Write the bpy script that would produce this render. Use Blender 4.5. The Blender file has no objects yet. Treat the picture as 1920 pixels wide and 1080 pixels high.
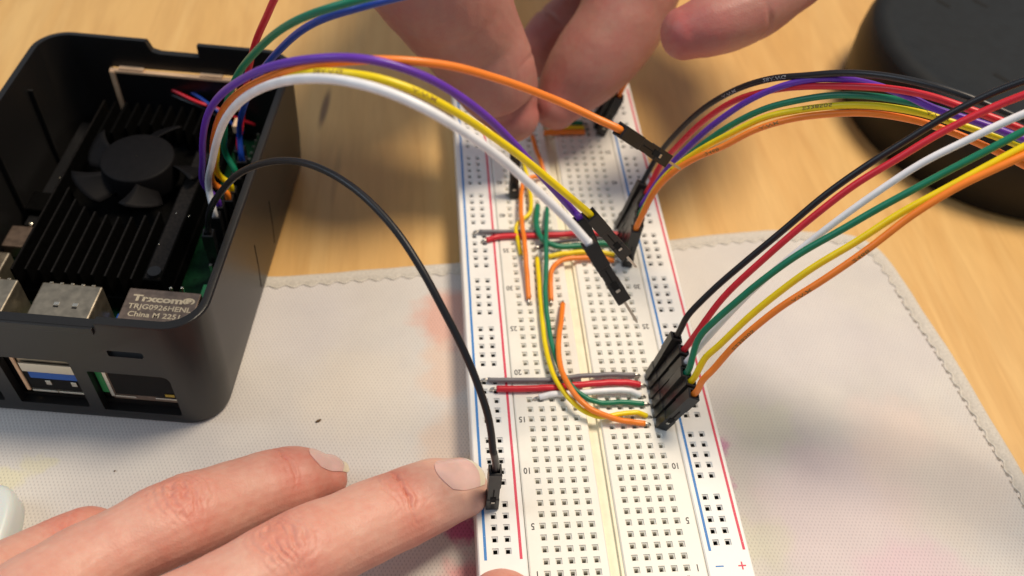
import bpy, bmesh, math, random
import numpy as np
from mathutils import Vector, Matrix, noise as mn
random.seed(4); rng = np.random.default_rng(4)
S = bpy.context.scene; COL = S.collection
# ---------------------------------------------------------------- camera, world, lamps, exposure (1 unit = 1 cm)
CROT = (0.710117, -0.069902, -0.075683); CPOS = np.array([-3.8439, -7.2339, 17.0930]); FPX = 1712.23
cd = bpy.data.cameras.new('camera'); cam = bpy.data.objects.new('camera', cd); COL.objects.link(cam)
cam.location = CPOS; cam.rotation_euler = CROT; cd.sensor_width = 36; cd.lens = FPX/1920*36
cd.clip_start = .1; cd.clip_end = 500; S.camera = cam
cd.dof.use_dof = True; cd.dof.focus_distance = 18.3; cd.dof.aperture_fstop = 0.15
w = bpy.data.worlds.new('World'); S.world = w; w.use_nodes = True
bg = w.node_tree.nodes['Background']; bg.inputs[0].default_value = (.74, .84, 1, 1); bg.inputs[1].default_value = .225
def lamp(name, loc, target, size, power, color):
    l = bpy.data.lights.new(name, 'AREA'); l.shape = 'DISK'; l.size = size; l.energy = power; l.color = color
    o = bpy.data.objects.new(name, l); COL.objects.link(o); o.location = loc
    o.rotation_euler = (Vector(target)-Vector(loc)).to_track_quat('-Z', 'Y').to_euler(); return o
lamp('ceiling_lamp', (26, 21, 76), (0, 5, 0), 24, 50000, (1, .84, .65))
lamp('window_light', (-70, 10, 60), (0, 5, 0), 40, 12000, (.74, .86, 1))
S.view_settings.view_transform = 'Standard'; S.view_settings.look = 'None'; S.view_settings.exposure = .37; S.view_settings.gamma = 1

# ---------------------------------------------------------------- pixel <-> place
MR = np.array(Matrix.Rotation(CROT[2], 3, 'Z') @ Matrix.Rotation(CROT[1], 3, 'Y') @ Matrix.Rotation(CROT[0], 3, 'X'))
def ray(px, py): return MR @ np.array([(px-960)/FPX, -(py-540)/FPX, -1.])
def P(px, py, z=0.): d = ray(px, py); return CPOS + d*(z-CPOS[2])/d[2]
def D(px, py, d): return CPOS + d*ray(px, py)
def dep(X): return float(-((np.asarray(X, float)-CPOS) @ MR)[2])
CL, TB = -.95, -1.07                       # cloth top and table top; the breadboard's top face is z = 0
YAW = math.radians(-7.3); UX = np.array([math.cos(YAW), math.sin(YAW)]); UY = np.array([-UX[1], UX[0]]); ORG = np.array([-8.19, 4.33])-6.8*UX
def W(x, y, z): p = ORG+x*UX+y*UY; return np.array([p[0], p[1], z+CL])     # case frame: 6.8 x 9.55 x 3.3

# ---------------------------------------------------------------- materials
def mat(name, col, rough=.5, metal=0., spec=.5, **k):
    m = bpy.data.materials.new(name); m.use_nodes = True; b = m.node_tree.nodes['Principled BSDF']
    b.inputs['Base Color'].default_value = (*col, 1); b.inputs['Roughness'].default_value = rough
    b.inputs['Metallic'].default_value = metal; b.inputs['Specular IOR Level'].default_value = spec
    for a, v in k.items(): b.inputs[a.replace('_', ' ')].default_value = v
    return m
def nodes(m): return m.node_tree.nodes, m.node_tree.links, m.node_tree.nodes['Principled BSDF']
def N(m, t, **k):
    n = m.node_tree.nodes.new(t)
    for a, v in k.items():
        if a in n.inputs: n.inputs[a].default_value = v
        else: setattr(n, a, v)
    return n
def grain(m, scale, amt, bump=0., rough=0., dist=.02, detail=6, sc3=(1, 1, 1)):
    """fine noise on colour, gloss and relief"""
    nd, lk, b = nodes(m); tc = N(m, 'ShaderNodeTexCoord'); mp = N(m, 'ShaderNodeMapping', Scale=sc3); lk.new(tc.outputs['Object'], mp.inputs[0])
    n = N(m, 'ShaderNodeTexNoise', Scale=scale, Detail=detail); lk.new(mp.outputs[0], n.inputs['Vector'])
    c = b.inputs['Base Color'].default_value[:3]
    r = N(m, 'ShaderNodeValToRGB'); r.color_ramp.elements[0].position = .3; r.color_ramp.elements[1].position = .7
    r.color_ramp.elements[0].color = (*[x*(1-amt) for x in c], 1); r.color_ramp.elements[1].color = (*[min(1, x*(1+amt)) for x in c], 1)
    lk.new(n.outputs[0], r.inputs[0]); lk.new(r.outputs[0], b.inputs['Base Color'])
    if bump:
        bp = N(m, 'ShaderNodeBump', Strength=bump, Distance=dist); lk.new(n.outputs[0], bp.inputs['Height']); lk.new(bp.outputs[0], b.inputs['Normal'])
    if rough:
        mr = N(m, 'ShaderNodeMapRange'); b0 = b.inputs['Roughness'].default_value
        mr.inputs['To Min'].default_value = max(0, b0-rough); mr.inputs['To Max'].default_value = min(1, b0+rough)
        lk.new(n.outputs[0], mr.inputs[0]); lk.new(mr.outputs[0], b.inputs['Roughness'])
    return m
def wire_mat(name, col, rough=.38):
    m = mat(name, col, rough, 0, .5); return grain(m, 3.0, .07, .25, .08, .01, 8)
WC = dict(black=(.010, .010, .012), red=(.66, .018, .034), white=(.88, .88, .90), green=(.005, .19, .10), yellow=(.90, .69, .003),
          orange=(.92, .235, .02), purple=(.13, .032, .42), blue=(.008, .045, .32), grey=(.19, .185, .195), dark_grey=(.06, .055, .065))
WM = {k: wire_mat(k+'_wire_plastic', v) for k, v in WC.items()}
M_abs = grain(mat('ivory_board_plastic', (.87, .845, .76), .42), 2.2, .03, .12, .06, .02)
M_absy = grain(mat('bounce_tinted_channel_plastic', (.88, .82, .62), .5), 4, .06, .1, .05)  # yellow of light bouncing inside the channel, put into the colour
M_rail = grain(mat('white_rail_plastic', (.88, .87, .83), .42), 2.2, .03, .12, .06, .02)
M_clip = mat('contact_metal', (.16, .15, .125), .45, .8)
M_deep = mat('hole_shade', (.05, .047, .04), .8)  # ivory plastic darkened: the shade down the holes is in the colour
def worn_print(name, col):
    m = mat(name, col, .55); nd, lk, b = nodes(m); tc = N(m, 'ShaderNodeTexCoord'); n = N(m, 'ShaderNodeTexNoise', Scale=22., Detail=5.)
    lk.new(tc.outputs['Object'], n.inputs['Vector']); r = N(m, 'ShaderNodeValToRGB'); r.color_ramp.elements[0].position = .64; r.color_ramp.elements[1].position = .72
    r.color_ramp.elements[0].color = (*col, 1); r.color_ramp.elements[1].color = (*[c*.45+.4 for c in col], 1)
    lk.new(n.outputs[0], r.inputs[0]); lk.new(r.outputs[0], b.inputs['Base Color']); return m
M_blue = worn_print('blue_rail_ink', (.035, .22, .58)); M_red = worn_print('red_rail_ink', (.72, .055, .11)); M_ink = mat('black_ink', (.035, .035, .04), .6); M_faint = mat('faded_wire_ink', (.28, .15, .035), .6)
M_house = grain(mat('black_connector_plastic', (.009, .009, .010), .36), 5, .3, .15, .12, .01)
M_hole = mat('connector_cavity_black', (.003, .003, .003), .9)
M_pin = grain(mat('tinned_pin_metal', (.55, .52, .47), .32, 1.), 8, .15, 0, .1)
M_case = grain(mat('matte_black_case_plastic', (.0105, .010, .0098), .38), 60, .25, .35, .07, .006, 4)
M_casein = M_case
M_tan = grain(mat('tan_slot_edge', (.88, .58, .35), .6), 4, .1)
M_pcb = grain(mat('green_circuit_board', (.003, .045, .016), .45, 0, .3), 12, .35, .1, .1)
M_alu = grain(mat('black_anodised_aluminium', (.0022, .0021, .0020), .7, .0, .05), 9, .4, .3, .15, .02)
M_finT = grain(mat('fin_highlight', (.011, .009, .008), .55, .2, .2), 14, .5, .2, .1, .02)  # dim highlights of the fin tops, put into the colour
M_fan = grain(mat('dark_fan_plastic', (.0055, .005, .0055), .6, 0, .12), 6, .15, .1, .05)
M_port = grain(mat('stamped_port_steel', (.42, .36, .27), .33, .85), 5, .18, .12, .12, .02)
M_portB = grain(mat('brown_reflection_port_steel', (.25, .185, .145), .38, .7), 6, .22, .12, .1, .02)  # brown reflection in the steel, put into its base colour
M_portedge = mat('bright_steel_edge', (.8, .74, .62), .25, .9)
M_engr = mat('laser_marked_lettering', (.62, .52, .36), .6, .2)
M_usbblue = mat('blue_port_tongue', (.01, .12, .55), .4)
M_solder = mat('solder', (.85, .78, .62), .22, 1.)
M_black = mat('plain_black_plastic', (.008, .008, .009), .4)
M_bluecap = mat('blue_component', (.02, .10, .45), .35)
M_device = grain(mat('dark_slate_device_plastic', (.010, .013, .016), .7, 0, .3), 3, .2, .15, .08, .02)
M_deviceb = grain(mat('black_device_side', (.006, .0055, .006), .5, 0, .3), 3, .2)
M_milk = mat('milky_plastic', (.70, .76, .74), .28, 0, .5, Subsurface_Weight=.3)
M_crumb = grain(mat('brown_crumb', (.12, .07, .03), .8), 20, .4, .5)

# wood: pale maple, long grain along y, soft annual lines, darker flecks
def wood():
    m = mat('maple_wood', (.55, .33, .14), .36); nd, lk, b = nodes(m)
    tc = N(m, 'ShaderNodeTexCoord'); mp = N(m, 'ShaderNodeMapping'); mp.inputs['Rotation'].default_value = (0, 0, .10); mp.inputs['Scale'].default_value = (1, .11, 1)
    lk.new(tc.outputs['Object'], mp.inputs[0])
    n1 = N(m, 'ShaderNodeTexNoise', Scale=.34, Detail=4., Distortion=1.6); n2 = N(m, 'ShaderNodeTexNoise', Scale=2.6, Detail=6., Distortion=.6); n3 = N(m, 'ShaderNodeTexNoise', Scale=14., Detail=6.)
    for n in (n1, n2, n3): lk.new(mp.outputs[0], n.inputs['Vector'])
    r1 = N(m, 'ShaderNodeValToRGB'); e = r1.color_ramp.elements
    e[0].position = .30; e[0].color = (.74, .435, .145, 1); e[1].position = .72; e[1].color = (.84, .55, .22, 1)
    x = e.new(.47); x.color = (.79, .485, .175, 1); x = e.new(.505); x.color = (.76, .455, .16, 1); x = e.new(.54); x.color = (.79, .49, .18, 1)
    lk.new(n1.outputs[0], r1.inputs[0])
    mx = N(m, 'ShaderNodeMix', data_type='RGBA', blend_type='MULTIPLY'); mx.inputs[0].default_value = .16; lk.new(r1.outputs[0], mx.inputs[6])
    r2 = N(m, 'ShaderNodeValToRGB'); r2.color_ramp.elements[0].position = .38; r2.color_ramp.elements[0].color = (.55, .42, .32, 1); r2.color_ramp.elements[1].position = .6; r2.color_ramp.elements[1].color = (1, 1, 1, 1)
    lk.new(n2.outputs[0], r2.inputs[0]); lk.new(r2.outputs[0], mx.inputs[7])
    mx2 = N(m, 'ShaderNodeMix', data_type='RGBA', blend_type='MULTIPLY'); mx2.inputs[0].default_value = .10; lk.new(mx.outputs[2], mx2.inputs[6]); lk.new(n3.outputs[0], mx2.inputs[7])
    cur = mx2.outputs[2]      # two soft dark streaks over the grain
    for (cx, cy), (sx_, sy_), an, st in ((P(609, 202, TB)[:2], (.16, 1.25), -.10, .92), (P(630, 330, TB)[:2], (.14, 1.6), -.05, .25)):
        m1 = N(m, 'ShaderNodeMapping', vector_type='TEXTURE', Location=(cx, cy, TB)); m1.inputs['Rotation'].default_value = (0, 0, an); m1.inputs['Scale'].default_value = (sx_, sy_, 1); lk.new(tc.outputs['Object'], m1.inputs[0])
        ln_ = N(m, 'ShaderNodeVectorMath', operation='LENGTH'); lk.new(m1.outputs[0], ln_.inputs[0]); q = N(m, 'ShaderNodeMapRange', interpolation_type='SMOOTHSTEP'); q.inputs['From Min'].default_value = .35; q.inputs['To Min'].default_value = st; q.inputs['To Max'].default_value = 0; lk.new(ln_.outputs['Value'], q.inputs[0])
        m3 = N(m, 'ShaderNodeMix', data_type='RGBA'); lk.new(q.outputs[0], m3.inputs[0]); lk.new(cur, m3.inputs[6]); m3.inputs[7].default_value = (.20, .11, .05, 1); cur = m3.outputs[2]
    lk.new(cur, b.inputs['Base Color'])
    bp = N(m, 'ShaderNodeBump', Strength=.15, Distance=.02); lk.new(n3.outputs[0], bp.inputs['Height']); lk.new(bp.outputs[0], b.inputs['Normal'])
    mr = N(m, 'ShaderNodeMapRange'); mr.inputs['To Min'].default_value = .3; mr.inputs['To Max'].default_value = .5; lk.new(n2.outputs[0], mr.inputs[0]); lk.new(mr.outputs[0], b.inputs['Roughness'])
    return m
M_wood = wood()
# cloth: white knit with a staggered grid of tiny dimples and faded watercolour print
PRINTS = [  # x, y, radius, colour, strength
 (-3.1, 7.2, .95, (.76, .34, .24), .62), (-2.95, 5.6, 1.0, (.80, .48, .30), .40), (-2.95, 3.6, 1.1, (.85, .55, .34), .35), (-3.15, 1.5, .42, (.55, .04, .22), .8), (-2.9, .2, .8, (.80, .12, .16), .5),
 (-3.0, 2.6, .7, (.8, .5, .15), .35), (2.95, 3.3, .42, (.62, .10, .38), .55), (2.9, 2.4, .3, (.70, .16, .42), .4), (5.4, 1.4, 2.2, (.82, .60, .64), .34), (8.0, 2.4, 2.0, (.84, .66, .50), .22), (6.6, -.6, 1.6, (.80, .50, .60), .35),
 (5.8, 6.8, 2.2, (.66, .62, .68), .22), (8.3, 5.8, 1.4, (.66, .60, .62), .22), (4.2, 3.7, .9, (.72, .76, .50), .25), (3.5, .9, .8, (.66, .70, .42), .25), (-12.6, 3.1, .5, (.82, .76, .30), .30), (-12.0, 3.4, .35, (.82, .76, .3), .25),
 (-5.0, 4.8, 1.6, (.84, .74, .58), .25), (-7.0, 7.4, 1.8, (.70, .68, .74), .25), (7.2, 3.6, 1.2, (.86, .62, .56), .18)]
def cloth_mat():
    m = mat('printed_white_knit', (.74, .69, .63), .9, 0, .2); nd, lk, b = nodes(m); tc = N(m, 'ShaderNodeTexCoord')
    nz = N(m, 'ShaderNodeTexNoise', Scale=.55, Detail=5.); lk.new(tc.outputs['Object'], nz.inputs['Vector'])
    col = N(m, 'ShaderNodeValToRGB'); col.color_ramp.elements[0].position = .3; col.color_ramp.elements[0].color = (.64, .61, .58, 1); col.color_ramp.elements[1].position = .7; col.color_ramp.elements[1].color = (.73, .695, .64, 1)
    lk.new(nz.outputs[0], col.inputs[0]); cur = col.outputs[0]
    nw = N(m, 'ShaderNodeTexNoise', Scale=1.3, Detail=4.); lk.new(tc.outputs['Object'], nw.inputs['Vector'])
    ws = N(m, 'ShaderNodeVectorMath', operation='SCALE'); ws.inputs['Scale'].default_value = 1.3; sb = N(m, 'ShaderNodeVectorMath', operation='SUBTRACT'); sb.inputs[1].default_value = (.5, .5, .5)
    lk.new(nw.outputs['Color'], sb.inputs[0]); lk.new(sb.outputs[0], ws.inputs[0]); ad = N(m, 'ShaderNodeVectorMath', operation='ADD'); lk.new(tc.outputs['Object'], ad.inputs[0]); lk.new(ws.outputs[0], ad.inputs[1])
    for x, y, r, c, s in PRINTS:
        d = N(m, 'ShaderNodeVectorMath', operation='DISTANCE'); d.inputs[1].default_value = (x, y, 0); lk.new(ad.outputs[0], d.inputs[0])
        mr = N(m, 'ShaderNodeMapRange', interpolation_type='SMOOTHSTEP'); mr.inputs['From Min'].default_value = r*.55; mr.inputs['From Max'].default_value = r*1.15; mr.inputs['To Min'].default_value = s; mr.inputs['To Max'].default_value = 0
        lk.new(d.outputs['Value'], mr.inputs[0]); mx = N(m, 'ShaderNodeMix', data_type='RGBA'); lk.new(mr.outputs[0], mx.inputs[0]); lk.new(cur, mx.inputs[6]); mx.inputs[7].default_value = (*c, 1); cur = mx.outputs[2]
    mp = N(m, 'ShaderNodeMapping'); mp.inputs['Rotation'].default_value = (0, 0, .06); lk.new(tc.outputs['Object'], mp.inputs[0]); sx = N(m, 'ShaderNodeSeparateXYZ'); lk.new(mp.outputs[0], sx.inputs[0])
    def sn(o, k):
        a = N(m, 'ShaderNodeMath', operation='MULTIPLY'); a.inputs[1].default_value = k; lk.new(o, a.inputs[0]); s = N(m, 'ShaderNodeMath', operation='SINE'); lk.new(a.outputs[0], s.inputs[0]); return s.outputs[0]
    pr = N(m, 'ShaderNodeMath', operation='MULTIPLY'); lk.new(sn(sx.outputs[0], 76.), pr.inputs[0]); lk.new(sn(sx.outputs[1], 42.), pr.inputs[1])
    fn = N(m, 'ShaderNodeTexNoise', Scale=26., Detail=3.); lk.new(tc.outputs['Object'], fn.inputs['Vector']); am = N(m, 'ShaderNodeMath', operation='MULTIPLY_ADD'); am.inputs[1].default_value = .9; lk.new(fn.outputs[0], am.inputs[0]); lk.new(pr.outputs[0], am.inputs[2])
    dt = N(m, 'ShaderNodeMapRange', interpolation_type='SMOOTHSTEP'); dt.inputs['From Min'].default_value = .72; dt.inputs['From Max'].default_value = 1.3; dt.inputs['To Min'].default_value = 0; dt.inputs['To Max'].default_value = .30; lk.new(am.outputs[0], dt.inputs[0])
    mx = N(m, 'ShaderNodeMix', data_type='RGBA', blend_type='MULTIPLY'); lk.new(dt.outputs[0], mx.inputs[0]); lk.new(cur, mx.inputs[6]); mx.inputs[7].default_value = (.30, .27, .30, 1)
    lk.new(mx.outputs[2], b.inputs['Base Color'])
    bp = N(m, 'ShaderNodeBump', Strength=.25, Distance=.012, invert=True); lk.new(am.outputs[0], bp.inputs['Height']); lk.new(bp.outputs[0], b.inputs['Normal'])
    return m
M_cloth = cloth_mat(); M_hem = grain(mat('cream_hem_fabric', (.63, .59, .52), .9, 0, .2), 18, .14, .5, 0, .02); M_thread = grain(mat('pale_thread', (.72, .68, .60), .8), 20, .15); M_seam = grain(mat('brown_thread', (.46, .39, .30), .8), 20, .2)
def skin_mat(name, base, red, ss=.28):
    m = mat(name, base, .48, 0, .42); nd, lk, b = nodes(m); tc = N(m, 'ShaderNodeTexCoord'); at = N(m, 'ShaderNodeAttribute', attribute_name='tint')
    n = N(m, 'ShaderNodeTexNoise', Scale=1.6, Detail=5.); n2 = N(m, 'ShaderNodeTexVoronoi', Scale=22.); n3 = N(m, 'ShaderNodeTexNoise', Scale=30., Detail=5.); n4 = N(m, 'ShaderNodeTexNoise', Scale=7., Detail=6.)
    for k in (n, n2, n3, n4): lk.new(tc.outputs['Object'], k.inputs['Vector'])
    a = N(m, 'ShaderNodeMath', operation='MULTIPLY_ADD'); a.inputs[1].default_value = .9; lk.new(n.outputs[0], a.inputs[0]); lk.new(at.outputs['Fac'], a.inputs[2])
    a2 = N(m, 'ShaderNodeMath', operation='MULTIPLY_ADD'); a2.inputs[1].default_value = .55; lk.new(n4.outputs[0], a2.inputs[0]); lk.new(a.outputs[0], a2.inputs[2])
    r = N(m, 'ShaderNodeMapRange'); r.inputs['From Min'].default_value = .45; r.inputs['From Max'].default_value = 1.6; lk.new(a2.outputs[0], r.inputs[0])
    mx = N(m, 'ShaderNodeMix', data_type='RGBA'); lk.new(r.outputs[0], mx.inputs[0]); mx.inputs[6].default_value = (*base, 1); mx.inputs[7].default_value = (*red, 1); lk.new(mx.outputs[2], b.inputs['Base Color'])
    s = N(m, 'ShaderNodeMath', operation='MULTIPLY_ADD'); s.inputs[1].default_value = .8; lk.new(n3.outputs[0], s.inputs[0]); lk.new(n2.outputs['Distance'], s.inputs[2])
    bp = N(m, 'ShaderNodeBump', Strength=.26, Distance=.012); lk.new(s.outputs[0], bp.inputs['Height']); lk.new(bp.outputs[0], b.inputs['Normal'])
    b.inputs['Subsurface Weight'].default_value = ss; b.inputs['Subsurface Radius'].default_value = (.9, .32, .18); b.inputs['Subsurface Scale'].default_value = .35
    return m
M_skin = skin_mat('pressing_hand_skin', (.74, .43, .33), (.66, .18, .125), .16); M_skin_shaded = skin_mat('shaded_hand_skin', (.42, .22, .175), (.43, .11, .105))  # upper hand's shade is put into its darker, redder skin colours
M_nail = grain(mat('fingernail', (.88, .53, .47), .22, 0, .5, Subsurface_Weight=.25, Subsurface_Scale=.2), 1.6, .10, .15)
M_nailedge = mat('fingernail_free_edge', (.86, .76, .56), .3, 0, .5)

# ---------------------------------------------------------------- object helpers
ROOT = {}
def tag(o, label=None, cat=None, group=None, kind=None):
    if label: o['label'] = label
    if cat: o['category'] = cat
    if group: o['group'] = group
    if kind: o['kind'] = kind
    return o
def empty(name, loc, label=None, cat=None, group=None):
    o = bpy.data.objects.new(name, None); COL.objects.link(o); o.location = [float(v) for v in loc]; o.empty_display_size = .3
    ROOT[o.name] = np.array(loc, float); return tag(o, label, cat, group)
def ob(name, V, F, m, parent=None, smooth=False, org=None, midx=None):
    """mesh from world-space vertices; child coordinates are kept relative to the parent's place"""
    V = np.asarray(V, float); base = np.zeros(3)
    if parent is not None: base = ROOT[parent.name]
    org_w = base if parent is not None else (np.array(org, float) if org is not None else np.zeros(3))
    me = bpy.data.meshes.new(name); me.from_pydata((V-org_w).tolist(), [], [list(map(int, f)) for f in F]); me.update()
    for mm in (m if isinstance(m, (list, tuple)) else [m]): me.materials.append(mm)
    if midx is not None: me.polygons.foreach_set('material_index', midx)
    if smooth: me.polygons.foreach_set('use_smooth', [True]*len(me.polygons))
    o = bpy.data.objects.new(name, me); COL.objects.link(o)
    if parent is not None: o.parent = parent
    else: o.location = org_w
    ROOT[o.name] = org_w; return o
def frombm(name, bm, m, parent=None, smooth=False, org=None):
    bm.normal_update(); V = [v.co[:] for v in bm.verts]; bm.verts.index_update(); F = [[v.index for v in f.verts] for f in bm.faces]
    mi = [f.material_index for f in bm.faces]; o = ob(name, V, F, m, parent, smooth, org, mi); bm.free(); return o
def bevel(o, wd=.02, seg=2, ang=35):
    b = o.modifiers.new('bevel', 'BEVEL'); b.width = wd; b.segments = seg; b.limit_method = 'ANGLE'; b.angle_limit = math.radians(ang); b.harden_normals = False; return o
BOXF = [(0, 3, 2, 1), (4, 5, 6, 7), (0, 1, 5, 4), (1, 2, 6, 5), (2, 3, 7, 6), (3, 0, 4, 7)]
def boxv(x0, x1, y0, y1, z0, z1, f=None):
    V = [(x0, y0, z0), (x1, y0, z0), (x1, y1, z0), (x0, y1, z0), (x0, y0, z1), (x1, y0, z1), (x1, y1, z1), (x0, y1, z1)]
    return [f(*v) for v in V] if f else V
def boxes(name, L, m, parent=None, f=None, bv=0.):
    V, F = [], []
    for b in L: n = len(V); V += boxv(*b, f=f); F += [tuple(i+n for i in q) for q in BOXF]
    o = ob(name, V, F, m, parent); return bevel(o, bv) if bv else o
def spline(pts, n=12, extra=None):
    """Catmull-Rom through 3D points; extra = per-point values carried along"""
    A = np.asarray(pts, float)
    if extra is not None: A = np.c_[A, np.asarray(extra, float)]
    A = np.vstack([2*A[0]-A[1], A, 2*A[-1]-A[-2]]); out = []
    for i in range(1, len(A)-2):
        p0, p1, p2, p3 = A[i-1:i+3]
        a = max(np.linalg.norm((p1-p0)[:3]), 1e-3)**.5; b = max(np.linalg.norm((p2-p1)[:3]), 1e-3)**.5; c = max(np.linalg.norm((p3-p2)[:3]), 1e-3)**.5
        m1 = (p2-p1)+b*((p1-p0)/a-(p2-p0)/(a+b)) if True else 0; m2 = (p2-p1)+b*((p3-p2)/c-(p3-p1)/(b+c))
        for k in range(n):
            t = k/n; out.append((2*t**3-3*t**2+1)*p1+(t**3-2*t**2+t)*m1+(-2*t**3+3*t**2)*p2+(t**3-t**2)*m2)
    out.append(A[-2]); return np.array(out)
def frames(C, up=None):
    T = np.gradient(C, axis=0); T /= np.linalg.norm(T, axis=1)[:, None]+1e-12
    n = np.array(up if up is not None else (0, 0, 1.), float); R1 = []
    for t in T:
        m_ = n-(n@t)*t
        if np.linalg.norm(m_) < 1e-4: m_ = np.cross(t, (1, .3, 0))
        m_ /= np.linalg.norm(m_); R1.append(m_)
        if up is None: n = m_
    R1 = np.array(R1); return T, R1, np.cross(T, R1)
def tubeVF(C, r, ns=12, up=None):
    C = np.asarray(C, float); r = np.broadcast_to(np.asarray(r, float), (len(C),)); T, A, B = frames(C, up); th = np.arange(ns)*2*math.pi/ns
    V = (C[:, None]+r[:, None, None]*(np.cos(th)[None, :, None]*A[:, None]+np.sin(th)[None, :, None]*B[:, None])).reshape(-1, 3)
    F = [(i*ns+j, i*ns+(j+1) % ns, (i+1)*ns+(j+1) % ns, (i+1)*ns+j) for i in range(len(C)-1) for j in range(ns)]
    F += [tuple(range(ns))[::-1], tuple((len(C)-1)*ns+j for j in range(ns))]; return V, F
def tube(name, C, r, m, parent=None, ns=12, org=None):
    V, F = tubeVF(C, r, ns); return ob(name, V, F, m, parent, True, org)
def text_mesh(body, size=1., offset=0., shear=0.):
    c = bpy.data.curves.new('t', 'FONT'); c.body = body; c.size = size; c.offset = offset; c.shear = shear; c.align_x = 'CENTER'; c.align_y = 'CENTER'; c.resolution_u = 3
    o = bpy.data.objects.new('t', c); COL.objects.link(o); me = bpy.data.meshes.new_from_object(o.evaluated_get(bpy.context.evaluated_depsgraph_get()))
    V = np.array([v.co[:] for v in me.vertices]); F = [tuple(p.vertices) for p in me.polygons]; bpy.data.objects.remove(o); bpy.data.meshes.remove(me); return V, F
def place_text(name, body, f, m, parent, size, offset=0., sx=1.):
    V, F = text_mesh(body, size, offset); return ob(name, [f(v[0]*sx, v[1]) for v in V], F, m, parent)
def wire_print(C, r, s0, body, m, parent, ang=0., size=.105):
    """lettering wrapped onto a wire: x along it, y round it; ang is measured from the side that faces up"""
    C = np.asarray(C, float); L = np.r_[0, np.cumsum(np.linalg.norm(np.diff(C, axis=0), axis=1))]; T, A, B = frames(C, (0, -.55, .83))
    V, F = text_mesh(body, size, .001); V[:, 0] *= 1.7; V[:, 0] += s0; out = []
    for x, y, _ in V:
        p = np.array([np.interp(x, L, C[:, k]) for k in range(3)]); a = np.array([np.interp(x, L, A[:, k]) for k in range(3)]); b = np.array([np.interp(x, L, B[:, k]) for k in range(3)])
        th = ang+y/r; out.append(p+(r+.0035)*(math.cos(th)*a+math.sin(th)*b))
    return ob('printed_lettering', out, F, m, parent)

# ---------------------------------------------------------------- the setting: table top, cloth
V, F = [], []
for j in range(2):
    for i in range(2): V.append((-60+i*120, -40+j*110, TB))
ob('table_top', V+[(x, y, TB-3) for x, y, _ in V], [(0, 1, 3, 2), (4, 6, 7, 5), (0, 4, 5, 1), (1, 5, 7, 3), (3, 7, 6, 2), (2, 6, 4, 0)], M_wood)['kind'] = 'structure'
def cloth_outline():
    a = [P(*p, CL)[:2] for p in ((1921, 892), (1860, 790), (1782, 660), (1735, 590))]; a = [np.array((a[0][0]+.3, -30.)), np.array((a[0][0]+.15, -8.)), ]+a
    c = [P(*p, CL)[:2] for p in ((1700, 535), (1668, 490), (1640, 462), (1605, 444), (1560, 437))]; b = [P(*p, CL)[:2] for p in ((1480, 432), (1380, 436), (1265, 449))]
    d = [P(*p, CL)[:2] for p in ((860, 492), (680, 506), (510, 518))]
    return a+c+b+d+[np.array((-13., 9.0)), np.array((-30., 8.8))]
CO = cloth_outline(); CO = spline([(*p, 0) for p in CO], 14)[:, :2]
T2 = np.gradient(CO, axis=0); T2 /= np.linalg.norm(T2, axis=1)[:, None]; NI = np.stack([-T2[:, 1], T2[:, 0]], 1)     # points into the cloth
cloth_root = empty('cloth', (0, 0, TB), 'white knit cloth with cream hem and faded watercolour stains under the breadboard', 'cloth')
inner = CO+NI*.30
def fan_fill(loop, z, zb):
    bm = bmesh.new(); vs = [bm.verts.new((x, y, z)) for x, y in loop]; bm.faces.new(vs); bm.normal_update()
    if bm.faces[:][0].normal.z < 0: bmesh.ops.reverse_faces(bm, faces=bm.faces[:])
    r = bmesh.ops.extrude_face_region(bm, geom=bm.faces[:]); bmesh.ops.translate(bm, verts=[v for v in r['geom'] if isinstance(v, bmesh.types.BMVert)], vec=(0, 0, zb-z)); bmesh.ops.triangulate(bm, faces=bm.faces[:]); bmesh.ops.recalc_face_normals(bm, faces=bm.faces[:]); return bm
loop = list(inner)+[np.array((-30., -30.))]
frombm('fabric_panel', fan_fill(loop, CL, TB+.004), M_cloth, cloth_root)
# rolled hem and its overlock stitch
hv, hf = [], []; prof = [(0., -.115), (-.02, -.05), (.02, .02), (.12, .055), (.24, .035), (.33, .006), (.36, -.02)]
s_ = np.r_[0, np.cumsum(np.linalg.norm(np.diff(CO, axis=0), axis=1))]
sd = np.arange(0, s_[-1], .07); CX = np.stack([np.interp(sd, s_, CO[:, k]) for k in (0, 1)], 1); NX = np.stack([np.interp(sd, s_, NI[:, k]) for k in (0, 1)], 1); NX /= np.linalg.norm(NX, axis=1)[:, None]
for i, (p, n) in enumerate(zip(CX, NX)):
    wv = .035*math.sin(sd[i]*2*math.pi/.42); jt = .03*mn.noise((sd[i]*.9, 3.1, 0))
    for k, (a, z) in enumerate(prof): q = p+n*(a+(wv if k >= 5 else 0)+jt); hv.append((q[0], q[1], CL+z*(1+.25*mn.noise((sd[i]*2., k, 0)))))
K = len(prof)
for i in range(len(CX)-1):
    for k in range(K-1): hf.append((i*K+k, i*K+k+1, (i+1)*K+k+1, (i+1)*K+k))
ob('hem', hv, hf, M_hem, cloth_root, True)
zz = np.arange(0, s_[-1], .042); Z2 = np.stack([np.interp(zz, s_, CO[:, k]) for k in (0, 1)], 1); N2 = np.stack([np.interp(zz, s_, NI[:, k]) for k in (0, 1)], 1)
th = [(*(p+n*(.375+.045*math.sin(s*2*math.pi/.42))), CL+.018) for p, n, s in zip(Z2, N2, zz)]; V1, F1 = tubeVF(th, .020, 6); ob('overlock_stitch', V1, F1, M_thread, cloth_root, True)
V1, F1 = [], []
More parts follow.
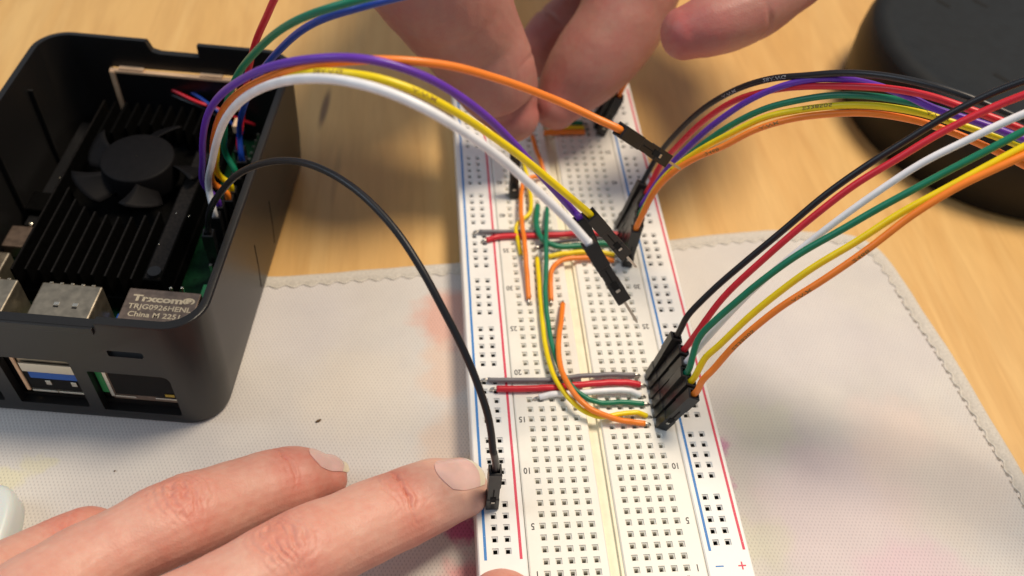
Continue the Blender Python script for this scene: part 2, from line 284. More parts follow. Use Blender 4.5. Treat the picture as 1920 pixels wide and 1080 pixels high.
for s in np.arange(0, 24., .21):      # loose dark loops of the seam on the right-hand side
    p = np.array([np.interp(s+14, s_, CO[:, k]) for k in (0, 1)]); n = np.array([np.interp(s+14, s_, NI[:, k]) for k in (0, 1)]); t = np.array([n[1], -n[0]])
    a, b_ = p+n*.40, p+n*.43+t*.10; v, f = tubeVF([(*a, CL+.012), (*((a+b_)/2+n*.02), CL+.03), (*b_, CL+.012)], .010, 5); F1 += [tuple(i+len(V1) for i in q) for q in f]; V1 += list(v)
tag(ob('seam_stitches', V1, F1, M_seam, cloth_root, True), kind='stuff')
def crumb(name, px, py, L, label):
    c = P(px, py, CL+.02); bm = bmesh.new(); bmesh.ops.create_icosphere(bm, subdivisions=2, radius=1)
    for v in bm.verts: k = 1+.25*mn.noise(v.co*2.1); x, y, z = v.co*k; a = .5; v.co = (c[0]+L*(x*math.cos(a)-.4*y*math.sin(a)), c[1]+L*(x*math.sin(a)+.4*y*math.cos(a)), c[2]+.03*z)
    tag(frombm(name, bm, M_crumb, None, True), label, 'crumb')
crumb('crumb', 597, 789, .075, 'brown seed-like crumb on the white cloth above the hand'); crumb('crumb', 215, 883, .022, 'tiny dark speck on the cloth below the black case')

# ---------------------------------------------------------------- breadboard
p_ = .254; LC = [-.381-(4-i)*p_ for i in range(5)]; RC = [.381+i*p_ for i in range(5)]; ROWS = [i*p_ for i in range(63)]
Y0, Y1 = -.42, 16.17
bb = empty('breadboard', (0, 7.9, CL), 'long white solderless breadboard with red and blue rail lines, lying on the cloth', 'breadboard')
def hole_block(name, x0, x1, cols, rows, m, depth=.72, clip=None):
    V, F, MI = [], [], []
    def quad(a, b, c, d, mi=0): n = len(V); V.extend([a, b, c, d]); F.append((n, n+1, n+2, n+3)); MI.append(mi)
    h = p_/2; xs = sorted({x0, x1, *[c-h for c in cols], *[c+h for c in cols]}); ys = sorted({Y0, Y1, *[r-h for r in rows], *[r+h for r in rows]})
    xs = [x for i, x in enumerate(xs) if i == 0 or x-xs[i-1] > 1e-6]; ys = [y for i, y in enumerate(ys) if i == 0 or y-ys[i-1] > 1e-6]
    cs = {round(c, 4) for c in cols}; rs = {round(r, 4) for r in rows}
    e = .025
    for i in range(len(xs)-1):
        for j in range(len(ys)-1):
            a, b, c, d = xs[i], xs[i+1], ys[j], ys[j+1]; cx, cy = (a+b)/2, (c+d)/2
            if round(cx, 4) in cs and round(cy, 4) in rs:
                def sq(s, z, ox=0, oy=0): return [(cx-s+ox, cy-s+oy, z), (cx+s+ox, cy-s+oy, z), (cx+s+ox, cy+s+oy, z), (cx-s+ox, cy+s+oy, z)]
                R = [[(a, c, 0), (b, c, 0), (b, d, 0), (a, d, 0)], sq(.067, 0), sq(.062, -.026), sq(.042, -.042), sq(.040, -depth)]
                for k in range(4):
                    for t in range(4): quad(R[k][t], R[k][(t+1) % 4], R[k+1][(t+1) % 4], R[k+1][t], 1 if k == 3 and clip is None else 0)
                quad(*R[4], 1)
                if clip is not None:
                    zc = -.15; jx = random.uniform(-.006, .006)
                    for sgn in (-1, 1):
                        q0 = cx+sgn*.045; q1 = cx+sgn*.012+jx
                        clip.append([(q0, cy-.035, zc+.02), (q1, cy-.035, zc-.05), (q1, cy+.035, zc-.05), (q0, cy+.035, zc+.02)])
            else:
                aa = a+(e if i == 0 else 0); bb_ = b-(e if i == len(xs)-2 else 0); cc = c+(e if j == 0 else 0); dd = d-(e if j == len(ys)-2 else 0)
                quad((aa, cc, 0), (bb_, cc, 0), (bb_, dd, 0), (aa, dd, 0))
    lo = -.84; R = [[(x0+e, Y0+e, 0), (x1-e, Y0+e, 0), (x1-e, Y1-e, 0), (x0+e, Y1-e, 0)], [(x0, Y0, -e), (x1, Y0, -e), (x1, Y1, -e), (x0, Y1, -e)], [(x0, Y0, lo), (x1, Y0, lo), (x1, Y1, lo), (x0, Y1, lo)]]
    for k in range(2):
        for t in range(4): quad(R[k][t], R[k+1][t], R[k+1][(t+1) % 4], R[k][(t+1) % 4])
    quad(*R[2][::-1])
    return ob(name, V, F, [m, M_deep], bb, midx=MI)
clips = []
hole_block('terminal_strip', -1.745, -.145, LC, ROWS, M_abs, clip=clips); hole_block('terminal_strip', .145, 1.80, RC, ROWS, M_abs, clip=clips)
RR = [(2+6*g+k)*p_ for g in range(10) for k in range(5)]
hole_block('power_rail', -2.735, -1.760, [-2.386, -2.132], RR, M_rail); hole_block('power_rail', 1.815, 2.755, [2.104, 2.358], RR, M_rail)
V, F = [], []
for q in clips: n = len(V); V += q; F.append((n, n+1, n+2, n+3))
tag(ob('contact_clips', V, F, M_clip, bb), kind='stuff')
boxes('centre_channel', [(-.147, .147, Y0+.01, Y1-.01, -.84, -.13)], M_absy, bb)
boxes('channel_ridge', [(.085, .146, Y0+.012, Y1-.012, -.27, -.05)], M_absy, bb)
boxes('adhesive_backing', [(-2.72, 2.74, Y0+.02, Y1-.02, CL+.002, -.838)], grain(mat('adhesive_foam', (.75, .72, .62), .9), 10, .1), bb)
def stripe(x, m): # printed line, very slightly uneven
    ys = np.linspace(.33, 15.4, 60); V = []; w_ = .028
    for y in ys: dx = .004*mn.noise((x*5, y*1.3, 0)); V += [(x-w_+dx, y, .0025), (x+w_+dx, y, .0025)]
    ob('rail_line', V, [(2*i, 2*i+1, 2*i+3, 2*i+2) for i in range(len(ys)-1)], m, bb)
stripe(-2.590, M_blue); stripe(-1.885, M_red); stripe(1.945, M_blue); stripe(2.650, M_red)
boxes('minus_mark', [(1.985, 2.15, -.012, .016, .001, .004)], M_blue, bb); boxes('plus_mark', [(2.45, 2.61, -.018, .012, .001, .0035), (2.515, 2.545, -.085, .08, .001, .0045)], M_red, bb)
boxes('minus_mark', [(-2.64, -2.48, -.012, .016, .001, .004)], M_blue, bb)
for r in [1]+list(range(5, 61, 5)):
    for x in (-1.595, 1.615):
        y = (r-1)*p_; place_text('row_number', str(r), lambda a, b, x=x, y=y: (x-a, y-b, .003), M_ink, bb, .205, .003, .82)
for cols, names in ((RC, 'edcba'), (LC, 'jihgf')):
    for x, ch in zip(cols, names): place_text('column_letter', ch, lambda a, b, x=x: (x-a, -.215-b, .003), M_ink, bb, .17, .002)

# ---------------------------------------------------------------- jumper wires with black connector housings
def housing(root, A, B, face=(0, -1, 0), pin=0., label=None, length=None):
    """A: pin end, B: wire end; square housing with latch window; optional bare pin beyond A"""
    A, B = np.array(A, float), np.array(B, float); z = (B-A)/np.linalg.norm(B-A); L = np.linalg.norm(B-A); f = np.array(face, float); f -= (f@z)*z; f /= np.linalg.norm(f); s = np.cross(z, f)
    G = lambda x, y, t: A+s*x+f*y+z*t; h = .129
    bm = bmesh.new(); prof = [(0, h-.018), (.018, h), (.40, h), (.415, h-.012), (.86, h-.012), (.875, h), (L-.018, h), (L, h-.014)]
    rings = [[bm.verts.new(G(a*q, b*q, t)) for a, b in ((-1, -1), (1, -1), (1, 1), (-1, 1))] for t, q in prof]
    rings.append([bm.verts.new(G(a*q, b*q, L)) for q in (.088,) for a, b in ((-1, -1), (1, -1), (1, 1), (-1, 1))]); rings.append([bm.verts.new(G(a*q, b*q, L-.16)) for q in (.082,) for a, b in ((-1, -1), (1, -1), (1, 1), (-1, 1))])
    for r0, r1 in zip(rings, rings[1:]):
        for k in range(4): fc = bm.faces.new((r0[k], r0[(k+1) % 4], r1[(k+1) % 4], r1[k]))
    bm.faces.new(rings[0][::-1]); bm.faces.new(rings[-1])
    bmesh.ops.recalc_face_normals(bm, faces=bm.faces[:]); o = frombm('housing', bm, M_house, root); 
    hs = ROOT[o.name]
    boxes('latch_window', [(-.058, .058, h-.02, h+.0015, .26, .50)], M_hole, o, G); boxes('latch_tongue', [(-.04, .04, h-.03, h+.006, .27, .33)], M_pin, o, G, .006)
    boxes('latch_slot', [(-.012, .012, h-.02, h+.0012, .50, .80)], M_hole, o, G)
    if pin:
        q = .025; Vp = [G(a*q, b*q, .02) for a, b in ((-1, -1), (1, -1), (1, 1), (-1, 1))]+[G(a*q, b*q, -pin+.06) for a, b in ((-1, -1), (1, -1), (1, 1), (-1, 1))]+[G(a*q*.45, b*q*.45, -pin) for a, b in ((-1, -1), (1, -1), (1, 1), (-1, 1))]
        Fp = [(i+k, i+(k+1) % 4, i+4+(k+1) % 4, i+4+k) for i in (0, 4) for k in range(4)]+[(8, 9, 10, 11)]; ob('pin', Vp, Fp, M_pin, root)
    return G(0, 0, L-.12)
def path3(start, pix, d0, d1, dm=None, end=None, n=10):
    """wire path: pixels give direction, depth runs smoothly d0 -> dm -> d1"""
    A = np.array(pix, float); s = np.r_[0, np.cumsum(np.linalg.norm(np.diff(A, axis=0), axis=1))]; s /= s[-1]
    ks = [(0, d0), (1, d1)] if dm is None else [(0, d0)]+(dm if isinstance(dm, list) else [(.5, dm)])+[(1, d1)]
    kx, ky = zip(*ks)
    if len(ks) > 2: cf = np.polyfit(kx, ky, len(ks)-1); dd = np.polyval(cf, s)
    else: dd = np.interp(s, kx, ky)
    pts = [D(x, y, t) for (x, y), t in zip(A, dd)]
    if start is not None: pts = [start]+pts
    if end is not None: pts = pts+[end]
    return spline(pts, n)
def wire(color, label, group, C, r=.068, root=None):
    root = root or empty('jumper_wire', C[0], label, 'jumper wire', group)
    for i in range(len(C)): 
        k = min(i, len(C)-1-i)/12.; k = min(1, k); C[i] = C[i]+.012*k*np.array([mn.noise((i*.11, ord(color[0])*1.7, j*9.)) for j in range(3)])
    return root, tube('insulation', C, r, WM[color], root, 14)
# row of six in front: rows 19..14, column a of the board
GB = 'jumper wires plugged in a row at the middle of the breadboard'
TB6 = [('black', 19, (1269, 630), [(1290, 592), (1340, 540), (1430, 465), (1530, 380), (1630, 307), (1730, 245), (1830, 187), (1930, 148), (2080, 110)], 'black jumper wire, topmost of the front row at the middle of the breadboard'),
 ('red', 18, (1283, 655), [(1308, 622), (1372, 540), (1480, 445), (1580, 362), (1680, 300), (1780, 240), (1930, 174), (2080, 125)], 'red jumper wire between the black and white ones of the front row'),
 ('white', 17, (1288, 678), [(1320, 640), (1425, 530), (1530, 445), (1630, 370), (1730, 305), (1830, 255), (1930, 208), (2080, 150)], 'white jumper wire between red and green in the front row'),
 ('green', 16, (1287, 698), [(1309, 637), (1352, 590), (1412, 540), (1480, 488), (1580, 430), (1680, 372), (1780, 320), (1930, 240), (2080, 170)], 'green jumper wire between white and yellow in the front row'),
 ('yellow', 15, (1296, 714), [(1322, 672), (1357, 640), (1465, 542), (1580, 470), (1680, 405), (1780, 350), (1930, 270), (2080, 195)], 'yellow jumper wire above the orange one in the front row'),
 ('orange', 14, (1302, 738), [(1318, 712), (1345, 684), (1410, 615), (1525, 538), (1630, 465), (1730, 390), (1830, 333), (1930, 288), (2080, 215)], 'orange jumper wire, lowest of the front row, nearest the board end')]
for k, (col, row, top, pix, lab) in enumerate(TB6):
    base = np.array([1.47, (row-1)*p_, .015]); d = ray(*top); # wire end: on the pixel's line of sight, 1.4 cm from the base
    oc = CPOS-base; a_, b_, c_ = d@d, 2*oc@d, oc@oc-1.40**2; disc = max(0, b_*b_-4*a_*c_); t = (-b_-math.sqrt(disc))/(2*a_); Bp = CPOS+t*d
    u = (Bp-base); Bp = base+u/np.linalg.norm(u)*1.40
    root = empty('jumper_wire', base, lab, 'jumper wire', GB); e = housing(root, base, Bp, (-.15, -1, 0), .25)
    ax = (Bp-base)/1.4; C = path3(e, [], 0, 0) if False else None
    d0 = dep(Bp)-.35
    C = path3(None, pix, d0, 15.3+.1*k, [(.4, d0-1.9)]); C = spline([e, e+ax*.22]+[C[i] for i in range(0, len(C), 8)]+[C[-1], C[-1]+np.array([3., -.4, .3]), C[-1]+np.array([6.5, -1.5, -1.6]), C[-1]+np.array([9.5, -3., -5.2+.1*k])], 6)
    wire(col, lab, GB, C, .071, root)
    if col == 'orange':
        for s0, t_ in ((1.9, 'E238505'), (3.4, 'AWM'), (4.7, '2468')): wire_print(C, .071, s0, t_, M_faint, root, .3)
# six behind: rows 38..33
GA = 'jumper wires plugged in a row at the upper part of the breadboard'
TA6 = [('black', 38, (1205, 342), [(1232, 295), (1280, 238), (1355, 180), (1430, 152), (1505, 142), (1605, 137), (1705, 150), (1780, 170), (1845, 195), (1930, 233), (2060, 300)], 'black jumper wire, topmost of the arched row at the upper breadboard'),
 ('red', 37, (1212, 362), [(1237, 312), (1282, 262), (1355, 200), (1430, 173), (1505, 163), (1605, 162), (1705, 172), (1780, 192), (1930, 248), (2060, 315)], 'red jumper wire just under the black one in the arched row'),
 ('purple', 36, (1204, 385), [(1230, 345), (1265, 300), (1300, 267), (1330, 240), (1405, 187), (1480, 157), (1555, 147), (1630, 157), (1705, 182), (1760, 208), (1930, 262), (2060, 330)], 'purple jumper wire in the arched row at the upper breadboard'),
 ('green', 35, (1200, 402), [(1228, 360), (1262, 318), (1300, 285), (1355, 244), (1430, 206), (1505, 186), (1580, 178), (1655, 183), (1730, 197), (1805, 221), (1930, 268), (2060, 335)], 'green jumper wire in the arched row at the upper breadboard'),
 ('yellow', 34, (1198, 416), [(1218, 372), (1248, 330), (1288, 297), (1355, 259), (1430, 222), (1505, 205), (1605, 197), (1705, 207), (1780, 227), (1930, 280), (2060, 345)], 'yellow jumper wire with black lettering in the arched row'),
 ('orange', 33, (1193, 428), [(1207, 398), (1228, 358), (1256, 328), (1295, 302), (1355, 275), (1430, 238), (1505, 220), (1605, 212), (1705, 223), (1780, 246), (1930, 315), (2060, 390)], 'orange jumper wire, lowest of the arched row at the upper breadboard')]
for k, (col, row, top, pix, lab) in enumerate(TA6):
    base = np.array([1.47, (row-1)*p_, .015]); d = ray(*top); oc = CPOS-base; a_, b_, c_ = d@d, 2*oc@d, oc@oc-1.40**2; disc = max(0, b_*b_-4*a_*c_); t = (-b_-math.sqrt(disc))/(2*a_); Bp = CPOS+t*d; u = Bp-base; Bp = base+u/np.linalg.norm(u)*1.40
    root = empty('jumper_wire', base, lab, 'jumper wire', GA); e = housing(root, base, Bp, (-.15, -1, 0), .25); ax = (Bp-base)/1.4; d0 = dep(Bp)-.35
    C = path3(None, pix, d0, 16.6+.15*k, [(.45, 18.1+.12*k)]); C = spline([e, e+ax*.2]+[C[i] for i in range(0, len(C), 8)]+[C[-1], C[-1]+np.array([2., -1.3, -.8]), C[-1]+np.array([4., -4., -1.6]), C[-1]+np.array([6., -8., -4.-.1*k])], 6)
    wire(col, lab, GA, C, .071, root)
    if col == 'yellow':
        for s0, t_ in ((1.6, 'SHENG'), (5.6, 'E238505'), (7.9, 'AWM')): wire_print(C, .071, s0, t_, M_faint, root, -.1)
    if col == 'black': wire_print(C, .071, 4.1, 'AWM', mat('grey_ink', (.35, .35, .35), .6), root, .5); wire_print(C, .071, 5.4, '28AWG', bpy.data.materials['grey_ink'], root, .5)
    if col == 'orange': wire_print(C, .071, 4.5, 'AWM', M_faint, root, .2); wire_print(C, .071, 3.1, '2468', M_faint, root, .2)

# wires rising out of the case
GC = 'jumper wires rising out of the black case'
def from_case(col, lab, loc, pix, d1, dm, conn=None, r=.07, d0=None, hpin=.62, face=(0, -1, .6)):
    s = W(*loc); root = empty('jumper_wire', W(loc[0], loc[1], .9), lab, 'jumper wire', GC)
    e0 = housing(root, W(loc[0], loc[1], .95), W(loc[0], loc[1], 2.30), (-1, 0, 0))
    C = path3(None, pix, dep(s)-.3 if d0 is None else d0, d1, dm); pts = [e0, W(loc[0], loc[1], 2.45)]+[C[i] for i in range(0, len(C), 8)]+[C[-1]]
    if conn:
        (ax, ay, ad), (bx, by, bd) = conn; B = D(ax, ay, ad); d_ = ray(bx, by); oc = CPOS-B; a_, b_, c_ = d_@d_, 2*oc@d_, oc@oc-1.96; A = CPOS+d_*(-b_+math.sqrt(max(0, b_*b_-4*a_*c_)))/(2*a_); z = (A-B)/np.linalg.norm(A-B); A = B+z*1.40; e = housing(root, A, B, face, hpin); pts = pts[:-1]+[B-z*.03, e]
    C = spline(pts, 6); wire(col, lab, GC, C, r, root); return root, C
from_case('purple', 'purple jumper wire arching from the case, its connector hidden behind the white one', (5.82, 4.55, 2.3), [(385, 350), (379, 285), (384, 232), (404, 190), (450, 150), (520, 121), (620, 108), (700, 113), (790, 141), (870, 187), (940, 244), (1000, 312), (1050, 368), (1086, 408)], 17.6, [(.35, 14.6), (.7, 15.2)], ((1086, 408, 17.4), (1135, 510, 17.9)))
from_case('orange', 'orange jumper wire from the case ending in a lone hanging black connector', (5.98, 4.8, 2.3), [(402, 345), (399, 292), (406, 235), (432, 190), (500, 147), (600, 121), (720, 112), (830, 122), (920, 143), (1000, 171), (1080, 205), (1162, 243)], 16.2, [(.35, 14.6), (.7, 15.1)], ((1162, 243, 16.2), (1248, 299, 16.35)), hpin=.5)
r_, C_ = from_case('yellow', 'yellow jumper wire with black lettering from the case, connector hanging over the board', (5.98, 5.1, 2.3), [(412, 330), (406, 275), (425, 210), (470, 168), (550, 143), (640, 136), (740, 156), (840, 202), (930, 260), (1000, 312), (1060, 362), (1106, 402)], 17.1, [(.35, 14.4), (.7, 15.0)], ((1106, 402, 17.1), (1171, 476, 17.4)), hpin=.5)
for s0, t_ in ((6.2, 'E238505'), (8.2, 'AWM'), (9.6, '28AWG'), (11.2, 'AWM')): wire_print(C_, .07, s0, t_, M_faint, r_, .1)
from_case('white', 'white jumper wire from the case with hanging black connector, pin pointing at the board', (5.82, 4.2, 2.3), [(391, 352), (400, 290), (416, 238), (448, 192), (510, 158), (590, 147), (680, 158), (780, 195), (870, 247), (950, 306), (1020, 370), (1066, 415), (1103, 455)], 15.6, [(.35, 14.0), (.7, 14.1)], ((1103, 455, 15.6), (1168, 561, 16.3)), r=.077, hpin=.62)
root = empty('jumper_wire', W(5.85, 3.6, .9), 'black jumper wire looping from the case to the left rail beside the fingertip', 'jumper wire', GC)
e0 = housing(root, W(5.82, 3.6, .95), W(5.82, 3.6, 2.30), (-1, 0, 0)); base = np.array([-2.40, 6*p_, .015]); e1 = housing(root, base, base+np.array([.0, .02, 1.4]), (0, -1, 0), .25)
C = path3(None, [(398, 385), (425, 347), (470, 313), (540, 302), (600, 315), (660, 350), (720, 405), (780, 488), (830, 580), (870, 660), (903, 740), (919, 800), (925, 848)], 19.6, 17.1, [(.3, 17.0), (.7, 16.3)])
C = spline([e0, W(5.85, 3.6, 2.45)]+[C[i] for i in range(0, len(C), 8)]+[C[-1], base+np.array([0, .02, 1.55]), e1], 6); wire('black', '', GC, C, .072, root)
from_case('green', 'green jumper wire rising from the case towards the upper hand', (5.98, 5.6, 2.3), [(424, 290), (421, 245), (433, 165), (470, 108), (525, 57), (600, 20), (690, -4), (800, -30)], 15.2, [(.4, 16.5)])
from_case('blue', 'blue jumper wire rising from the case towards the upper hand', (5.98, 6.2, 2.3), [(449, 252), (463, 182), (508, 112), (560, 62), (620, 30), (700, 7), (800, -18)], 15.8, [(.4, 17.2)])
from_case('red', 'red jumper wire rising steeply out of the case, leaving the top of the picture', (5.82, 6.6, 2.3), [(455, 215), (462, 160), (474, 95), (495, 42), (520, -10), (560, -70)], 17.0, [(.5, 18.)])
for col, loc, pix in (('yellow', (5.98, 5.35, 2.0), [(426, 335), (419, 305), (413, 270)]), ('red', (5.98, 4.5, 2.0), [(408, 345), (411, 322), (409, 285)])): pass

# ---------------------------------------------------------------- short solid-core wires lying on the board
GH = 'short solid-core hookup wires on the breadboard'
def hook(col, lab, pix, r=.062, ends=(1, 1), bare=.10):
    pts = [P(x, y, z) for x, y, z in pix]; C = spline(pts, 10); root = empty('hookup_wire', pts[0], lab, 'hookup wire', GH)
    for i in range(len(C)): C[i] = C[i]+.012*min(1, min(i, len(C)-1-i)/8)*np.array([mn.noise((i*.2, len(lab)*1.7, j*9.)) for j in range(3)])
    tube('insulation', C, r, WM[col], root, 14)
    for e, (a, b_) in zip(ends, ((C[0], C[1]), (C[-1], C[-2]))):
        if e:
            t = (a-b_)/np.linalg.norm(a-b_); tube('bare_end', spline([a-t*.03, a+t*bare, a+t*(bare+.05)+np.array([0, 0, -.12]), np.array([*(a+t*(bare+.07))[:2], -.25])], 4), .032, M_pin, root, 8)
hz = .085
hook('grey', 'grey hookup wire lying across the board at row 19, above the red one', [(914, 712, hz), (960, 713, hz), (1030, 712, hz), (1065, 708, .10), (1110, 704, .12), (1150, 702, .13), (1190, 703, .07)], .056)
hook('red', 'thick red hookup wire lying across the board at row 18', [(931, 729, hz), (980, 729, hz), (1030, 727, hz), (1080, 722, .12), (1130, 718, .14), (1170, 717, .13), (1200, 721, .07)], .074)
hook('white', 'white hookup wire below the red one at row 17', [(1011, 745, .06), (1025, 741, hz), (1060, 738, hz), (1100, 736, .12), (1150, 732, .14), (1180, 733, .13), (1201, 741, .05)], .070)
hook('green', 'long green hookup wire curving down the board beside the yellow one', [(1026, 390, hz), (1024, 440, .30), (1024, 500, .30), (1023, 560, .24), (1030, 620, .2), (1046, 680, .18), (1070, 722, .2), (1098, 745, .16), (1125, 755, .10), (1165, 754, .10), (1207, 757, .05)], .058)
hook('yellow', 'long yellow hookup wire curving down the left of the green one', [(1007, 484, .06), (1012, 540, .12), (1017, 600, .14), (1023, 650, .14), (1037, 700, .2), (1065, 745, .26), (1095, 770, .24), (1128, 781, .16), (1165, 776, .14), (1195, 774, .12), (1213, 780, .04)], .058, (1, 1))
hook('orange', 'curved orange hookup wire on top of the lower wire crossing', [(1055, 570, .10), (1051, 610, .24), (1047, 650, .3), (1052, 690, .36), (1071, 730, .42), (1098, 760, .38), (1130, 777, .28), (1170, 789, .14), (1209, 794, .06)], .064)
hook('grey', 'grey hookup wire lying across the board at row 37', [(898, 434, hz), (960, 434, hz), (1040, 435, hz), (1110, 434, .1), (1165, 434, .07)], .054)
hook('red', 'red hookup wire lying across the board just under the upper grey one', [(912, 450, .07), (935, 444, .09), (985, 442, hz), (1050, 440, hz), (1110, 437, .12), (1165, 440, .06)], .072)
hook('dark_grey', 'dark grey hookup wire with frayed bare end under the upper green wire', [(1010, 463, .06), (1040, 455, hz), (1090, 449, .12), (1130, 447, .12), (1160, 450, .06)], .045)
hook('green', 'thick green hookup wire bent in a corner at the upper board', [(1008, 386, .06), (1006, 405, .16), (1007, 428, .20), (1018, 449, .20), (1042, 461, .18), (1085, 461, .14), (1125, 456, .12), (1155, 458, .05)], .076)
hook('yellow', 'short yellow hookup wire above the bent orange one', [(1027, 481, .07), (1060, 475, .10), (1100, 472, .11), (1135, 474, .09), (1152, 478, .05)], .062)
hook('orange', 'orange hookup wire bent over from column to row, under the short yellow one', [(1033, 563, .07), (1032, 530, .14), (1036, 503, .16), (1054, 488, .16), (1090, 483, .14), (1125, 484, .12), (1151, 489, .05)], .064)
hook('orange', 'long straight orange hookup wire on the left of the upper board', [(991, 561, .07), (988, 510, .18), (984, 460, .28), (978, 410, .26), (977, 370, .22), (984, 340, .2), (1003, 331, .18), (1022, 330, .1)], .060)
hook('yellow', 'yellow hookup wire curling round behind the long orange one', [(981, 300, .1), (990, 340, .16), (996, 380, .18), (992, 402, .16), (980, 411, .14), (968, 424, .12), (970, 444, .1), (977, 478, .06)], .056)
hook('orange', 'short orange hookup wire below the thumb tip', [(998, 255, .3), (1006, 282, .25), (1015, 305, .18), (1020, 325, .08)], .060)
hook('green', 'teal hookup wire lying across the board behind the fingers', [(1040, 234, .08), (1060, 230, .1), (1092, 231, .07)], .07, (0, 1))
hook('yellow', 'yellow hookup wire lying across the board behind the fingers', [(1030, 241, .08), (1060, 240, .1), (1095, 240, .06)], .07, (0, 1))
hook('orange', 'orange hookup wire lying across the board behind the fingers', [(1020, 249, .08), (1060, 248, .1), (1096, 248, .06)], .08, (0, 1))
# far plugs beside the fingers and the lone housing left of the channel
root = empty('jumper_wire', (1.5, 13.3, 0), 'orange jumper wire with black connectors plugged in beside the upper fingers', 'jumper wire')
b0 = np.array([1.50, 13.25, .02]); e = housing(root, b0, D(1162, 180, dep(b0)-1.05), (-.2, -1, 0), .2); C = spline([e, D(1166, 168, dep(b0)-1.15), D(1179, 145, dep(b0)-1.4), D(1194, 118, dep(b0)-1.5), D(1196, 70, dep(b0)-1.4), D(1180, 0, dep(b0)-1.2), D(1160, -90, dep(b0)-1.)], 8); wire('orange', '', None, C, .068, root)
for k, (y, tp) in enumerate(((13.55, (1150, 178)), (13.9, (1146, 172)))):
    root = empty('jumper_wire', (1.5, y, 0), ('green' if k else 'yellow')+' jumper wire plugged in behind the orange one, beside the upper fingers', 'jumper wire'); b0 = np.array([1.47, y, .02]); e = housing(root, b0, D(*tp, dep(b0)-1.05), (-.2, -1, 0), .2)
    C = spline([e, D(tp[0]+2, tp[1]-10, dep(b0)-1.2), D(tp[0]+4, 110, dep(b0)-1.8), D(tp[0]-10, 40, dep(b0)-2.2), D(tp[0]-20, -60, dep(b0)-2.6)], 8); wire('green' if k else 'yellow', '', None, C, .068, root)
root = empty('connector', (-1.27, 10.65, 0), 'black connector housing standing alone left of the yellow curled wire', 'connector'); housing(root, (-1.25, 10.62, .01), D(966, 292, dep((-1.25, 10.62, 1.3))+.1), (0, -1, 0), .2)

# ---------------------------------------------------------------- open black case
case = empty('computer_case', W(3.4, 4.8, 0), 'open black plastic box with port windows, at the left of the breadboard', 'case')
def rrect(x0, x1, y0, y1, r, n=10):
    out = []
    for cx, cy, a0 in ((x1-r, y0+r, -90), (x1-r, y1-r, 0), (x0+r, y1-r, 90), (x0+r, y0+r, 180)):
        for k in range(n+1): a = math.radians(a0+90*k/n); out.append((cx+r*math.cos(a), cy+r*math.sin(a)))
    return out
def prism_obj(name, levels):
    """stack of (loop, z) rings in case coordinates"""
    V, F = [], []; n = len(levels[0][0])
    for lp, z in levels: V += [W(x, y, z) for x, y in lp]
    for i in range(len(levels)-1):
        for k in range(n): F.append((i*n+k, i*n+(k+1) % n, (i+1)*n+(k+1) % n, (i+1)*n+k))
    F += [tuple(range(n))[::-1], tuple((len(levels)-1)*n+k for k in range(n))]
    return V, F
H = 3.48; o_, i_ = lambda d: rrect(.16+d*.6, 6.88-d, -.18+d*.15, 9.27-d, .85-d*.6), lambda d: rrect(.34+d, 6.70-d, .02+d, 9.09-d, .68)
def raw(name, V, F):
    me = bpy.data.meshes.new(name); me.from_pydata([tuple(v) for v in V], [], F); me.update(); bm = bmesh.new(); bm.from_mesh(me); bmesh.ops.recalc_face_normals(bm, faces=bm.faces[:]); bm.to_mesh(me); bm.free(); o = bpy.data.objects.new(name, me); COL.objects.link(o); return o
shell = raw('shell_raw', *prism_obj('s', [(o_(.24), .004), (o_(.14), .05), (o_(.08), .22), (o_(.03), 1.2), (o_(0), H-.05), (o_(.03), H-.012), (o_(.06), H)]))
cut = [raw('c', *prism_obj('c', [(i_(.12), .2), (i_(.02), .32), (i_(0), 1.), (i_(0), H-.06), (i_(-.03), H+.3)]))]
def cbox(*b): cut.append(raw('c', boxv(*b, f=W), BOXF))
def cprism(pts, y0, y1):   # polygon in x,z extruded along y
    n = len(pts); cut.append(raw('c', [W(x, y0, z) for x, z in pts]+[W(x, y1, z) for x, z in pts], [tuple(range(n)), tuple(range(n, 2*n))[::-1]]+[(k, n+k, n+(k+1) % n, (k+1) % n) for k in range(n)]))
def win(x0, x1, z0, z1, r=.1):
    pts = [(x0+.02, z0), (x1-.04, z0), (x1, z0+.05), (x1, z1-r), (x1-r*.35, z1-r*.25), (x1-r, z1), (x0+.03, z1), (x0, z1-.03), (x0, z0+.03)]; cprism(pts, -.5, .035)
win(4.20, 5.92, .33, 1.80, .16); win(2.38, 3.90, .38, 2.08, .06); win(.50, 2.04, .38, 2.08, .06); win(4.83, 5.56, 2.42, 2.62, .05)
cbox(3.35, 6.0, .2, .01, 0, 0) if False else None
cprism([(2.76, H+.2), (4.26, H+.2), (4.26, H-.36), (3.22, H-.36), (3.02, H-.30), (2.92, H-.04)], 8.9, 9.8)     # notch in the far wall
cprism([(.9, H+.1), (4.80, H+.1), (4.80, H-.10), (.9, H-.10)], -.5, .3)                                          # lower left half of the near rim
cprism([(1.76, .75), (5.1, .75), (5.1, 2.62), (1.76, 2.58)], 9.06, 9.8)  # card slot in the far wall
for y in (5.28, 3.78, 2.3): cbox(6.5, 7., y-.18-.03, y-.18+.03, .48, 2.0) if y > 3 else None
for cx_ in cut:
    b = shell.modifiers.new('cut', 'BOOLEAN'); b.operation = 'DIFFERENCE'; b.object = cx_; b.solver = 'EXACT'
dg = bpy.context.evaluated_depsgraph_get(); dg.update(); me = bpy.data.meshes.new_from_object(shell.evaluated_get(dg))
V = np.array([v.co[:] for v in me.vertices]); F = [tuple(p.vertices) for p in me.polygons]
for o in [shell]+cut: bpy.data.objects.remove(o)
sh = ob('shell', V, F, M_case, case); bevel(sh, .018, 2, 50)
for pl in sh.data.polygons: pl.use_smooth = True
